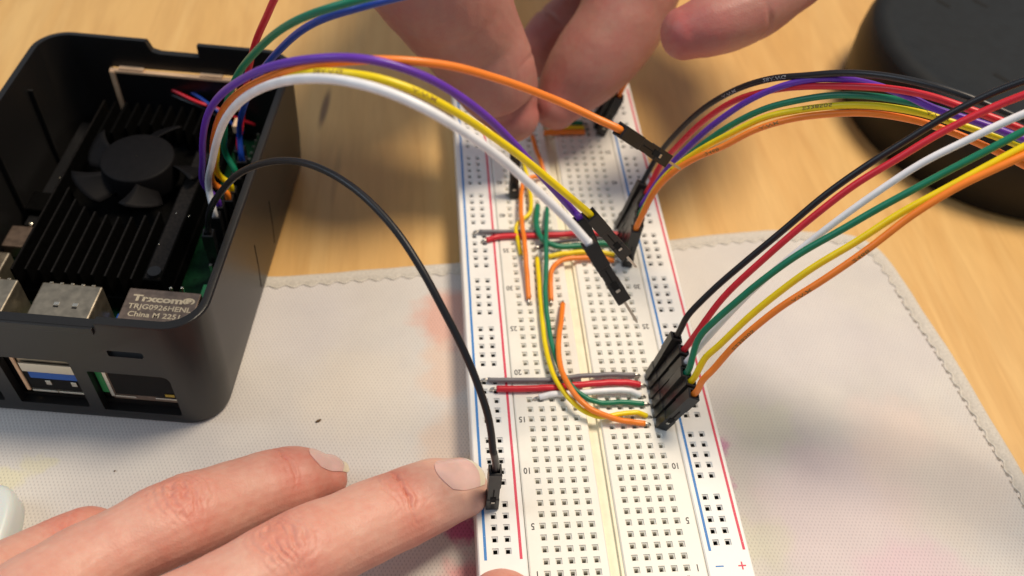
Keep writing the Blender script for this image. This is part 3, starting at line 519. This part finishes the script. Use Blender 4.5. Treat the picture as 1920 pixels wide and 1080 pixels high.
sh.data.set_sharp_from_angle(angle=math.radians(28))
boxes('slot_plate', [(1.93, 5.1, 8.96, 9.02, .75, 2.50)], M_black, case, W, .01)
boxes('slot_edge', [(1.80, 1.93, 8.90, 9.05, .86, 2.56), (1.80, 5.1, 8.93, 9.05, 2.505, 2.585), (2.05, 2.71, 8.95, 9.08, 2.582, 2.65), (4.22, 4.82, 8.95, 9.08, 2.582, 2.65)], M_tan, case, W, .01)
boxes('rim_lip', [(1.0, 4.76, -.235, -.175, H-.30, H-.105)], M_case, case, W, .01)
for y in (2.6, 5.2, 7.4): boxes('wall_rib', [(.33, .46, y, y+.07, .3, 2.9)], M_case, case, W, .01)

boxes('port_light_stop', [(.40, 6.6, .10, .13, .2, .60), (6.08, 6.6, .10, .13, .6, 1.9), (4.02, 4.36, .13, .16, .62, 1.9), (2.12, 2.52, .10, .13, .62, 2.1), (.4, .70, .10, .13, .6, 2.0)], M_black, case, W)  # black filler added to stop light leaking through the port windows
# circuit board and its ports
pcb = empty('circuit_board', W(3.4, 4.8, .6), 'green circuit board with metal ports, lying inside the black case', 'circuit board')
boxes('board', [(.62, 6.24, .22, 8.85, .46, .60)], M_pcb, pcb, W, .01)
eth = boxes('ethernet_port', [(4.43, 6.04, -.03, 2.05, .602, 1.95)], M_portB, pcb, W, .03)
fx = lambda cx, cy: (lambda a, b: W(cx+a, cy+b*2.05, 1.9535))
tx = 5.24
place_text('printed_line', 'Trxcom®', lambda a, b: W(5.27+a, 1.765+b*.9, 1.9540), M_engr, eth, .265, .011, 1.28); place_text('printed_line', 'TRJG0926HENL', lambda a, b: W(5.25+a, 1.53+b*1.0, 1.9540), M_engr, eth, .195, .003, 1.06)
place_text('printed_line', 'China M 2251', lambda a, b: W(5.20+a, 1.31+b*1.0, 1.9540), M_engr, eth, .195, .003, 1.06)
boxes('port_cavity', [(4.52, 5.98, -.034, .05, .80, 1.90)], M_hole, eth, W)
for q in ((4.42, 4.50, -.06, -.036, .74, 1.9), (4.505, 4.96, -.055, -.036, .72, .765), (5.38, 6.02, -.055, -.036, .74, .785)): boxes('port_rim', [q], M_portedge, eth, W, .006)
boxes('contact_strip', [(5.62, 5.82, -.05, -.036, .86, .95)], mat('gold_contact', (.6, .42, .08), .3, 1.), eth, W)
boxes('board_edge', [(4.24, 4.38, -.01, .03, .80, 1.62)], mat('bright_green_board_edge', (.02, .30, .08), .4), pcb, W)
for cxp in (3.30, 1.45):
    u = boxes('usb_port', [(cxp-.66, cxp+.66, -.01, 1.83, .602, 2.17)], M_port, pcb, W, .035)
    for dx in (-.14, .26):
        boxes('dimple', [(cxp+dx-.06, cxp+dx+.06, 1.22, 1.30, 2.168, 2.178)], M_portedge, u, W, .008); boxes('dimple_slot', [(cxp+dx-.05, cxp+dx+.06, 1.15, 1.20, 2.165, 2.1725)], M_hole, u, W)
    boxes('spring_notch', [(cxp-.5+k*.23, cxp-.42+k*.23, 1.80, 1.845, 2.15, 2.185) for k in range(5)], M_port, u, W, .01)
    g = cxp-3.30
    boxes('port_rim', [(2.58+g, 2.66+g, -.07, -.03, .72, 1.95)], M_tan if cxp > 2 else M_port, u, W, .012)
    for q in ((2.70+g, 3.98+g, -.07, -.03, 1.44, 1.74), (2.70+g, 3.25+g, -.07, -.03, .70, .76), (3.27+g, 3.98+g, -.07, -.03, .70, .76)): boxes('port_rim', [q], M_portedge if cxp > 2 else M_port, u, W, .008)
    boxes('port_cavity', [(2.67+g, 3.97+g, -.028, .05, .76, 1.44)], M_hole, u, W)
    boxes('tongue', [(2.80+g, 3.92+g, -.06, -.03, 1.20, 1.42)], M_usbblue if cxp > 2 else M_black, u, W, .01)
    for k in (0, .55): boxes('contact', [(3.08+g+k, 3.20+g+k, -.065, -.03, .98, 1.13)], M_portedge, u, W, .01)
for x, y in ((4.12, 1.35), (4.22, 1.05), (4.1, 1.75)): boxes('capacitor', [(x-.05, x+.05, y-.08, y+.08, .6, 1.25)], M_bluecap, pcb, W, .02)
for x, y in ((2.42, 1.2), (2.36, 1.6)): boxes('metal_tab', [(x-.04, x+.02, y-.1, y+.12, .6, 1.5)], M_solder, pcb, W, .01)
for x, y in ((5.2, 2.35), (5.45, 2.38)): o = boxes('solder_pin', [(x-.03, x+.03, y-.03, y+.03, .6, 1.7)], M_solder, pcb, W, .015)
boxes('dark_cover', [(.60, 1.56, 4.75, 8.82, .604, .76)], M_black, pcb, W)  # black sheet added to darken the left strip of the board
boxes('pin_header', [(5.68, 6.16, 3.2, 8.3, .602, .86)], M_black, pcb, W, .01)
boxes('board_corner', [(5.62, 6.24, 2.15, 3.1, .95, 1.0)], mat('pale_green_solder_mask', (.03, .26, .10), .4), pcb, W, .01)
for x in (5.80, 6.05):
    boxes('header_pin', [(x-.03, x+.03, y-.03, y+.03, .86, 1.45) for y in np.arange(3.35, 8.3, .254)], M_pin, pcb, W)
boxes('micro_port', [(.52, 1.28, 3.75, 4.45, .602, 1.05)], M_portB, pcb, W, .04); boxes('micro_port', [(.52, 1.22, 5.1, 5.75, .602, .98)], M_alu, pcb, W, .04); boxes('micro_port', [(.42, 1.05, 2.55, 3.3, .602, 1.35)], M_port, pcb, W, .04)
boxes('ribbon_socket', [(1.12, 1.30, 4.0, 6.0, .602, 1.1)], M_black, pcb, W, .02)
for x, y, r in ((1.15, 4.75, .07), (1.08, 5.0, .05), (1.32, 4.62, .05), (1.0, 6.3, .06), (.9, 4.6, .08), (1.35, 6.35, .05), (1.25, 5.9, .05)):  # shiny balls added for the bright glints left of the heat sink
    bm = bmesh.new(); bmesh.ops.create_icosphere(bm, subdivisions=2, radius=r)
    c = W(x, y, .95)
    for v in bm.verts: v.co = Vector(c)+v.co*(1+.2*mn.noise(v.co*30))
    frombm('glint_blob', bm, M_solder, pcb, True)

# heat sink with fins and the fan on it
hs = empty('heat_sink', W(3.3, 5.5, .9), 'black finned aluminium heat sink inside the open case, under the fan', 'heat sink')
boxes('base_plate', [(1.55, 5.02, 2.35, 8.6, .75, 1.15)], M_alu, hs, W, .03)
FC = (3.40, 6.0); FR_ = 1.62
for k, x in enumerate(np.arange(1.62, 4.4, .30)):
    segs = [(2.38+random.uniform(-.02, .02), 8.55)]; dx = abs(x-FC[0])
    if dx < FR_+.06: hh = math.sqrt((FR_+.1)**2-dx*dx) if dx < FR_+.1 else 0; segs = [(segs[0][0], FC[1]-hh), (FC[1]+hh, 8.55)]
    for a, b_ in segs:
        f_ = boxes('fin', [(x-.032, x+.032, a, b_, 1.151, 1.86)], M_alu, hs, W, .008)
        if a < 4.5: boxes('fin_edge_highlight', [(x-.014, x+.014, a+.01, b_-.01, 1.858, 1.866)], M_finT, f_, W)  # thin paler strip stands in for the highlight on the fin top
boxes('fin', [(4.55, 4.98, 2.40, 6.9, 1.151, 1.84)], M_alu, hs, W, .03); boxes('plate_top', [(4.60, 4.94, 2.45, 6.8, 1.838, 1.845)], M_finT, hs, W)
for x, y in ((4.8, 2.6), (4.75, 5.0)):
    bm = bmesh.new(); bmesh.ops.create_cone(bm, cap_ends=True, segments=20, radius1=.17, radius2=.15, depth=.1)
    for v in bm.verts: v.co = Vector(W(x-.0+v.co.x, y+v.co.y, 1.89+v.co.z))
    frombm('screw', bm, M_black, hs) if y < 3 else bm.free()
for x, y in ((4.72, 4.55), (4.62, 3.5), (5.05, 4.5)):
    bm = bmesh.new(); bmesh.ops.create_icosphere(bm, subdivisions=1, radius=.022)
    for v in bm.verts: v.co = Vector(W(x, y, 1.855))+v.co
    frombm('bright_speck', bm, M_solder, hs, True)
fan = empty('cooling_fan', W(FC[0], FC[1], 1.9), 'small black cooling fan with five blades on the heat sink', 'fan')
HR = .90; n = 56; V, F = [], []
for r, z in ((HR-.01, 1.55), (HR, 1.62), (HR, 2.20), (HR-.02, 2.235), (HR-.06, 2.25), (.05, 2.262)):
    V += [W(FC[0]+r*math.cos(2*math.pi*k/n), FC[1]+r*math.sin(2*math.pi*k/n), z) for k in range(n)]
for i in range(5): F += [(i*n+k, i*n+(k+1) % n, (i+1)*n+(k+1) % n, (i+1)*n+k) for k in range(n)]
F += [tuple(5*n+k for k in range(n))]; hub = ob('hub', V, F, M_fan, fan, True)
bm = bmesh.new(); bmesh.ops.create_icosphere(bm, subdivisions=2, radius=.035)
for v in bm.verts: v.co = Vector(W(FC[0]-.02, FC[1]+.02, 2.262))+Vector((v.co.x, v.co.y, v.co.z*.4))
frombm('centre_dimple', bm, M_finT, hub, True)
for k, a0 in enumerate((92, 168, 232, 300, 8)):
    V, F = [], []; nr, na = 7, 7
    for s in (0, 1):
        for i in range(nr):
            u = i/(nr-1); r = HR-.02+u*.66; half = math.radians(14+5*u); sw = math.radians(-10*u)
            for j in range(na): v = j/(na-1)*2-1; a = math.radians(a0)+sw+v*half; z = 1.96-.24*v+(.0 if s == 0 else -.05)+.03*math.sin(v*1.5); rr = r-.08*abs(v)**5*u-.10*v*u; V.append(W(FC[0]+rr*math.cos(a), FC[1]+rr*math.sin(a), z))
    q = nr*na
    for i in range(nr-1):
        for j in range(na-1): b_ = i*na+j; F += [(b_, b_+1, b_+na+1, b_+na), (q+b_, q+b_+na, q+b_+na+1, q+b_+1)]
    for i in range(nr-1): F += [(i*na, (i+1)*na, q+(i+1)*na, q+i*na), (i*na+na-1, q+i*na+na-1, q+(i+1)*na+na-1, (i+1)*na+na-1)]
    for j in range(na-1): F += [((nr-1)*na+j, (nr-1)*na+j+1, q+(nr-1)*na+j+1, q+(nr-1)*na+j)]
    ob('blade', V, F, M_fan, fan, True)
def fanw(col, pts, r=.045): tube('lead', spline([W(*p) for p in pts], 8), r, WM[col], fan, 8)
def LP(px, py, z): w_ = P(px, py, z+CL)[:2]-ORG; return (w_@UX, w_@UY, z)
fanw('red', [LP(298, 155, 2.0), LP(330, 172, 2.05), LP(372, 192, 2.0), LP(410, 205, 1.8), LP(445, 222, 1.5), LP(478, 234, 1.2)])
fanw('blue', [LP(330, 167, 1.9), LP(355, 172, 2.0), LP(398, 200, 1.95), LP(430, 228, 1.6), LP(455, 250, 1.2)]); fanw('black', [LP(300, 168, 1.8), LP(340, 186, 1.9), LP(385, 205, 1.8), LP(430, 235, 1.3)])
bm = None; boxes('lead_plug', [(5.35, 5.5, 7.6, 7.95, 1.9, 2.15)], M_tan, fan, W, .02)

# ---------------------------------------------------------------- round dark device at the top right, white lid at the lower left
dev = empty('round_device', (15.3, 15.5, TB), 'large round dark grey device with slotted top, upper right on the table', 'device')
n = 128; prof = [(4.95, TB+.01), (5.12, TB+.15), (5.16, .6), (5.10, 1.2), (4.98, 1.62), (4.84, 1.80), (4.62, 1.87), (4.40, 1.86), (4.20, 1.79), (3.2, 1.76), (.01, 1.76)]
V, F, MI = [], [], []
for r, z in prof: V += [(15.3+r*math.cos(2*math.pi*k/n), 15.5+r*math.sin(2*math.pi*k/n), z) for k in range(n)]
for i in range(len(prof)-1):
    for k in range(n): F.append((i*n+k, i*n+(k+1) % n, (i+1)*n+(k+1) % n, (i+1)*n+k)); MI.append(0 if i < 4 else 1)
ob('body', V, F, [M_deviceb, M_device], dev, True, midx=MI)
for px, py in ((1768, 6), (1838, 6), (1878, 146), (2010, 90)):
    c = P(px, py, 1.765)
    if math.hypot(c[0]-15.3, c[1]-15.5) < 4.1:
        a = 2.2; V = [(c[0]+x*math.cos(a)-y*math.sin(a), c[1]+x*math.sin(a)+y*math.cos(a), c[2]+z) for x, y, z in boxv(-.26, .26, -.085, .085, -.02, .004)]; bevel(ob('slot', V, BOXF, M_hole, dev), .02)
lid = empty('plastic_lid', P(0, 980, CL), 'milky white rounded plastic piece cut off at the lower left corner', 'lid')
c0 = P(-98, 1012, -.2); V, F = [], []; lp = [(math.copysign(abs(math.cos(t))**.45, math.cos(t)), math.copysign(abs(math.sin(t))**.45, math.sin(t))) for t in np.linspace(0, 2*math.pi, 64, endpoint=False)]
for s, z in ((.95, CL+.004), (1.0, CL+.12), (1.0, -.38), (.985, -.28), (.94, -.20), (.86, -.17), (.5, -.165)): V += [(c0[0]+1.05*s*x-.0*y, c0[1]+1.25*s*y, z) for x, y in lp]
for i in range(6): F += [(i*64+k, i*64+(k+1) % 64, (i+1)*64+(k+1) % 64, (i+1)*64+k) for k in range(64)]
F.append(tuple(6*64+k for k in range(64))); ob('shell', V, F, M_milk, lid, True)

# ---------------------------------------------------------------- hands
def limb_rings(pts, rad, up, flat=.9, tip=True, n=10):
    C = spline(pts, n, rad); R = C[:, 3]; C = C[:, :3]; L = np.r_[0, np.cumsum(np.linalg.norm(np.diff(C, axis=0), axis=1))]
    T, A, B = frames(C, up); rings = []
    r0 = R[0]*.95; t0 = T[0]; K = 9
    if tip:
        for k in range(K): a = (k+.35)/K*math.pi/2; rings.append((C[0]-t0*r0*math.cos(a)*.92, A[0], B[0], R[0]*math.sin(a)**.8, flat*(.86+.14*math.sin(a)))) 
    for c, a, b, r in zip(C, A, B, R): rings.append((c, a, b, r, flat))
    te = T[-1]
    for k in range(1, 6): a = k/6*math.pi/2; rings.append((C[-1]+te*R[-1]*math.sin(a)*.7, A[-1], B[-1], R[-1]*math.cos(a), flat))
    return rings, C, R, L, T, A, B
def rings_mesh(rings, ns=28):
    V, F = [], []; th = np.arange(ns)*2*math.pi/ns
    for c, a, b, r, fl in rings: V += list(c+r*(fl*np.cos(th)[:, None]*a+np.sin(th)[:, None]*b))
    F = [(i*ns+j, i*ns+(j+1) % ns, (i+1)*ns+(j+1) % ns, (i+1)*ns+j) for i in range(len(rings)-1) for j in range(ns)]+[tuple(range(ns))[::-1], tuple((len(rings)-1)*ns+j for j in range(ns))]
    return V, F
def hand(name, limbs, m, label, vox=.029, cat='hand', smooth=4):
    """limbs: dicts pts, rad, up, flat, knuckles[(s, depth, width, lines)], nail; one continuous skin by voxel remesh"""
    V, F, info = [], [], []
    for lb in limbs:
        R_ = limb_rings(lb['pts'], lb['rad'], lb.get('up', (0, 0, 1)), lb.get('flat', .92), True); v, f = rings_mesh(R_[0]); n = len(V); V += v; F += [tuple(i+n for i in q) for q in f]; info.append(R_)
    o = raw('hand_raw', V, F); rm = o.modifiers.new('r', 'REMESH'); rm.mode = 'VOXEL'; rm.voxel_size = vox; rm.use_smooth_shade = True
    sm = o.modifiers.new('s', 'SMOOTH'); sm.factor = .5; sm.iterations = smooth
    dg = bpy.context.evaluated_depsgraph_get(); dg.update(); me = bpy.data.meshes.new_from_object(o.evaluated_get(dg)); bpy.data.objects.remove(o)
    X = np.empty(len(me.vertices)*3); me.vertices.foreach_get('co', X); X = X.reshape(-1, 3); NN = np.empty(len(me.vertices)*3); me.vertices.foreach_get('normal', NN); NN = NN.reshape(-1, 3)
    tint = np.zeros(len(X)); disp = np.zeros(len(X))
    best = np.full(len(X), 1e9); bi = np.zeros(len(X), int); bk = np.zeros(len(X), int)
    for q, R_ in enumerate(info):
        C, R, L = R_[1:4]
        for k0 in range(0, len(X), 20000):
            sl = slice(k0, k0+20000); d = np.linalg.norm(X[sl, None]-C[None], axis=2)/R[None]; k = d.argmin(1); dm = d[np.arange(len(k)), k]; b = dm < best[sl]; best[sl][b] = dm[b]; bi[sl][b] = q; bk[sl][b] = k[b]
    nz = np.array([mn.noise((x*1.8, y*1.8, z*1.8)) for x, y, z in X]); nz2 = np.array([mn.noise((x*6, y*6, z*6)) for x, y, z in X])
    for q, (lb, R_) in enumerate(zip(limbs, info)):
        C, R, L, T, A, B = R_[1:]; s = bi == q; k = bk[s]; rel = X[s]-C[k]; ax = L[k]+(rel*T[k]).sum(1); ua = (rel*A[k]).sum(1)/R[k]; ub = (rel*B[k]).sum(1)/R[k]; dorsal = np.clip(ua*1.5+.25, 0, 1); d_ = np.zeros(len(k)); tt = np.zeros(len(k))
        for s0, dp, wd, lines in lb.get('knuckles', []):
            for off, amp, curv in lines:
                cen = s0+off+curv*ub**2+.16*nz[s]+.05*nz2[s]; d_ -= dp*amp*np.clip(.75+1.2*nz2[s], .1, 1.3)*np.exp(-((ax-cen)/wd)**2)*dorsal*np.exp(-(ub/.72)**4)
            rg = np.array([max(0, 1-2.1*abs(mn.noise((a_*2.6+5*math.sin(u_*1.3), u_*2.2+3*q, s0)))) for a_, u_ in zip(ax, ub)])**3
            rg2 = np.array([max(0, 1-2.4*abs(mn.noise((a_*6.5+9, u_*3.0+7*q, s0*3)))) for a_, u_ in zip(ax, ub)])**3
            d_ -= dp*(.22*rg+.16*rg2)*np.exp(-((ax-s0)/.50)**2)*dorsal*np.exp(-(ub/.8)**4)
            tt += .50*np.exp(-((ax-s0)/.42)**2)*dorsal*.75
        for s0, dp, wd in lb.get('folds', []): d_ -= dp*np.exp(-((ax-s0+.08*nz[s]-.12*ub)/wd)**2)*np.clip(-ua*1.5+.6, 0, 1)
        tt += lb.get('tiptint', .35)*np.exp(-(ax/.7)**2); d_ += .005*nz2[s]+.02*nz[s]; disp[s] = d_; tint[s] = tt
        # the nail bed is a shallow step in the skin
        if lb.get('nail'):
            s0, s1, wn = lb['nail'][:3]; e = np.clip((s1+.05-ax)/.10, 0, 1)*np.clip((ax+.9)/.1, 0, 1)*np.clip((wn+.04-np.abs(ub))/.10, 0, 1)*(ua > 0); disp[s] = disp[s]*(1-e)-.012*e
    X2 = X+NN*disp[:, None]; Fs = [tuple(p.vertices) for p in me.polygons]; bpy.data.meshes.remove(me)
    root = empty(name, X2.mean(0), label, cat); body = ob('skin', X2, Fs, m, root, True); at = body.data.attributes.new('tint', 'FLOAT', 'POINT'); at.data.foreach_set('value', tint.astype(np.float32))
    for lb, R_ in zip(limbs, info):
        if not lb.get('nail'): continue
        s0, s1, wn, ang = lb['nail']; C, R, L, T, A, B = R_[1:]; rings = R_[0]; fl = lb.get('flat', .92); nu, nv = 20, 17
        rc = np.array([g[0] for g in rings]); rs = np.array([(g[0]-C[0])@T[0] if i < 9 else 0 for i, g in enumerate(rings)]); rs[9:9+len(L)] = L; rs = rs[:9+len(L)]; 
        def surf(s, ub, lift):
            f_ = [np.interp(s, rs, [g[q] if q > 2 else 0 for g in rings[:len(rs)]]) if q > 2 else np.array([np.interp(s, rs, [g[q][k] for g in rings[:len(rs)]]) for k in range(3)]) for q in range(5)]
            th = math.asin(max(-1, min(1, ub)))+ang; rr = max(f_[3], R[0]*.62); return f_[0]+rr*(f_[4]*math.cos(th)*f_[1]+math.sin(th)*f_[2])+lift*(math.cos(th)*f_[1]+math.sin(th)*f_[2])
        for part, (a0, a1), mm in (('fingernail', (s0, s1), M_nail), ('nail_edge', (s0-.22, s0), M_nailedge)):
            V, F = [], []; nuu = nu if part == 'fingernail' else 4
            for lf in (.0, -.03):
                for i in range(nuu+1):
                    u = i/nuu; sx = a0+(a1-a0)*u
                    for j in range(nv):
                        v = j/(nv-1)*2-1; full = (sx-(s0-.22))/(s1-s0+.22); wv = wn*(1-.16*max(0, full-.45)**2*4-.10*max(0, .25-full)); bow = (.16 if full > .5 else -.0)*v*v*max(0, full-.5)*2; tipb = .20*v*v*max(0, .45-full)*2
                        V.append(surf(sx-bow+tipb, v*wv, .014+lf-.012*abs(v)**4))
            q = (nuu+1)*nv
            for i in range(nuu):
                for j in range(nv-1): b_ = i*nv+j; F += [(b_, b_+1, b_+nv+1, b_+nv), (q+b_, q+b_+nv, q+b_+nv+1, q+b_+1)]
            for i in range(nuu): F += [(i*nv, (i+1)*nv, q+(i+1)*nv, q+i*nv), (i*nv+nv-1, q+i*nv+nv-1, q+(i+1)*nv+nv-1, (i+1)*nv+nv-1)]
            for j in range(nv-1): F += [(j, q+j, q+j+1, j+1), (nuu*nv+j, nuu*nv+j+1, q+nuu*nv+j+1, q+nuu*nv+j)]
            no_ = ob(part, V, F, mm, root, True); no_.data.set_sharp_from_angle(angle=math.radians(50))
    return root
def pr(lst):   # (px, py, z, radius px) -> points and radii in cm
    pts = [P(x, y, z) for x, y, z, r in lst]; return pts, [l[3]*dep(p)/FPX for l, p in zip(lst, pts)]
KN = [(-.46, .35, .34), (-.31, .6, .26), (-.16, .8, .12), (-.02, .9, .0), (.13, 1., -.10), (.27, .8, -.22), (.42, .5, -.34), (.56, .25, -.40)]
KD = [(-.16, .6, .10), (0., 2.6, .0), (.14, .8, -.05), (.27, .6, -.1)]
p1, r1 = pr([(862, 915, .12, 60), (815, 928, .28, 71), (765, 948, .42, 76), (705, 974, .58, 79), (640, 1003, .78, 82), (575, 1034, 1.0, 88), (520, 1062, 1.1, 88), (450, 1100, 1.2, 86), (380, 1140, 1.35, 90), (250, 1210, 1.6, 100), (100, 1300, 1.8, 115)])
p2, r2 = pr([(612, 893, -.15, 44), (575, 896, -.02, 63), (520, 908, .15, 71), (460, 927, .35, 74), (400, 950, .60, 79), (350, 968, .80, 85), (300, 990, .90, 84), (230, 1025, 1.0, 80), (160, 1062, 1.1, 84), (60, 1130, 1.4, 95), (-60, 1230, 1.6, 112)])
p3, r3 = pr([(205, 1010, -.30, 40), (175, 998, -.15, 50), (140, 1010, .0, 56), (90, 1038, .1, 62), (30, 1068, .35, 66), (-60, 1120, .8, 78), (-160, 1200, 1.2, 92)])
p4, r4 = pr([(945, 1132, -.05, 70), (915, 1180, .1, 84), (850, 1260, .4, 92), (700, 1380, .8, 105), (480, 1480, 1.0, 125)])
p5, r5 = pr([(180, 1310, 1.3, 130), (60, 1420, 1.2, 190), (-60, 1560, 1.2, 215), (-250, 1750, 1.4, 190)]); p6, r6 = pr([(480, 1480, .9, 120), (250, 1540, 1.0, 150), (0, 1620, 1.2, 180)]); p7, r7 = pr([(-60, 1230, 1.4, 110), (-120, 1400, 1.3, 150), (-160, 1600, 1.3, 170)])
UP1 = np.array((.05, .10, 1.)); UP1 /= np.linalg.norm(UP1)
hand('hand', [dict(pts=p1, rad=r1, up=(.05, .12, 1), flat=.88, tiptint=-.45, knuckles=[(1.42, .036, .034, KD), (3.9, .050, .034, KN)], nail=(-.26, .66, .60, 0)),
              dict(pts=p2, rad=r2, up=(.25, .42, .9), flat=.90, knuckles=[(.95, .02, .035, KD), (3.05, .050, .034, KN)], nail=(-.32, .42, .6, 0)),
              dict(pts=p3, rad=r3, up=(0, .3, 1), flat=.92, knuckles=[(.9, .02, .04, KN)]), dict(pts=p4, rad=r4, up=(0, .2, 1), flat=.85), dict(pts=p5, rad=r5, flat=.6), dict(pts=p6, rad=r6, flat=.7), dict(pts=p7, rad=r7, flat=.7)],
     M_skin, 'hand with fingers laid flat, index fingertip pressing against the left rail of the board')
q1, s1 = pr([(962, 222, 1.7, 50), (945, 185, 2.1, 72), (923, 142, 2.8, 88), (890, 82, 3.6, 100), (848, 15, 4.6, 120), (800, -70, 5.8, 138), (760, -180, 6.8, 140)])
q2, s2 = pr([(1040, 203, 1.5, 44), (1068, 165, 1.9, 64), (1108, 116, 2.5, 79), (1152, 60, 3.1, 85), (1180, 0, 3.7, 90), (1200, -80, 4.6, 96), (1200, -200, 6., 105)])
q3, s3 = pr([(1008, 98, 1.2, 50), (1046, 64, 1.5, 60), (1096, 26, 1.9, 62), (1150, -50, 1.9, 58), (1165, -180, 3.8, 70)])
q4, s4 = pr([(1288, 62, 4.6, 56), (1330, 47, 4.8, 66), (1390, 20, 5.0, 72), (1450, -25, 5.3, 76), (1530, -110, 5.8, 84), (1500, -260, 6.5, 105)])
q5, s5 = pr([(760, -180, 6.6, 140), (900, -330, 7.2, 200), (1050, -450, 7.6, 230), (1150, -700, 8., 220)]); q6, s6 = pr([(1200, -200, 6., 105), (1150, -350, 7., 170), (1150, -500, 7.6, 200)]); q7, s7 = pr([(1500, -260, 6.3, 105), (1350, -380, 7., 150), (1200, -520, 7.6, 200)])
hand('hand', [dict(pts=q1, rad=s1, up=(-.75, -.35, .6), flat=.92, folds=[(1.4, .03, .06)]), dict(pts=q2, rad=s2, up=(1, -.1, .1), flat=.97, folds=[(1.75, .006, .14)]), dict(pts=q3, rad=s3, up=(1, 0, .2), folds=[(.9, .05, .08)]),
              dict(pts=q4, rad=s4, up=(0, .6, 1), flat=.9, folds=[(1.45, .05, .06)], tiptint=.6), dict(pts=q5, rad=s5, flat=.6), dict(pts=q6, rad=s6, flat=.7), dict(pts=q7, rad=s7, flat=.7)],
     M_skin_shaded, 'hand reaching in from the top, thumb and finger pinching at the board end', vox=.05, smooth=5)
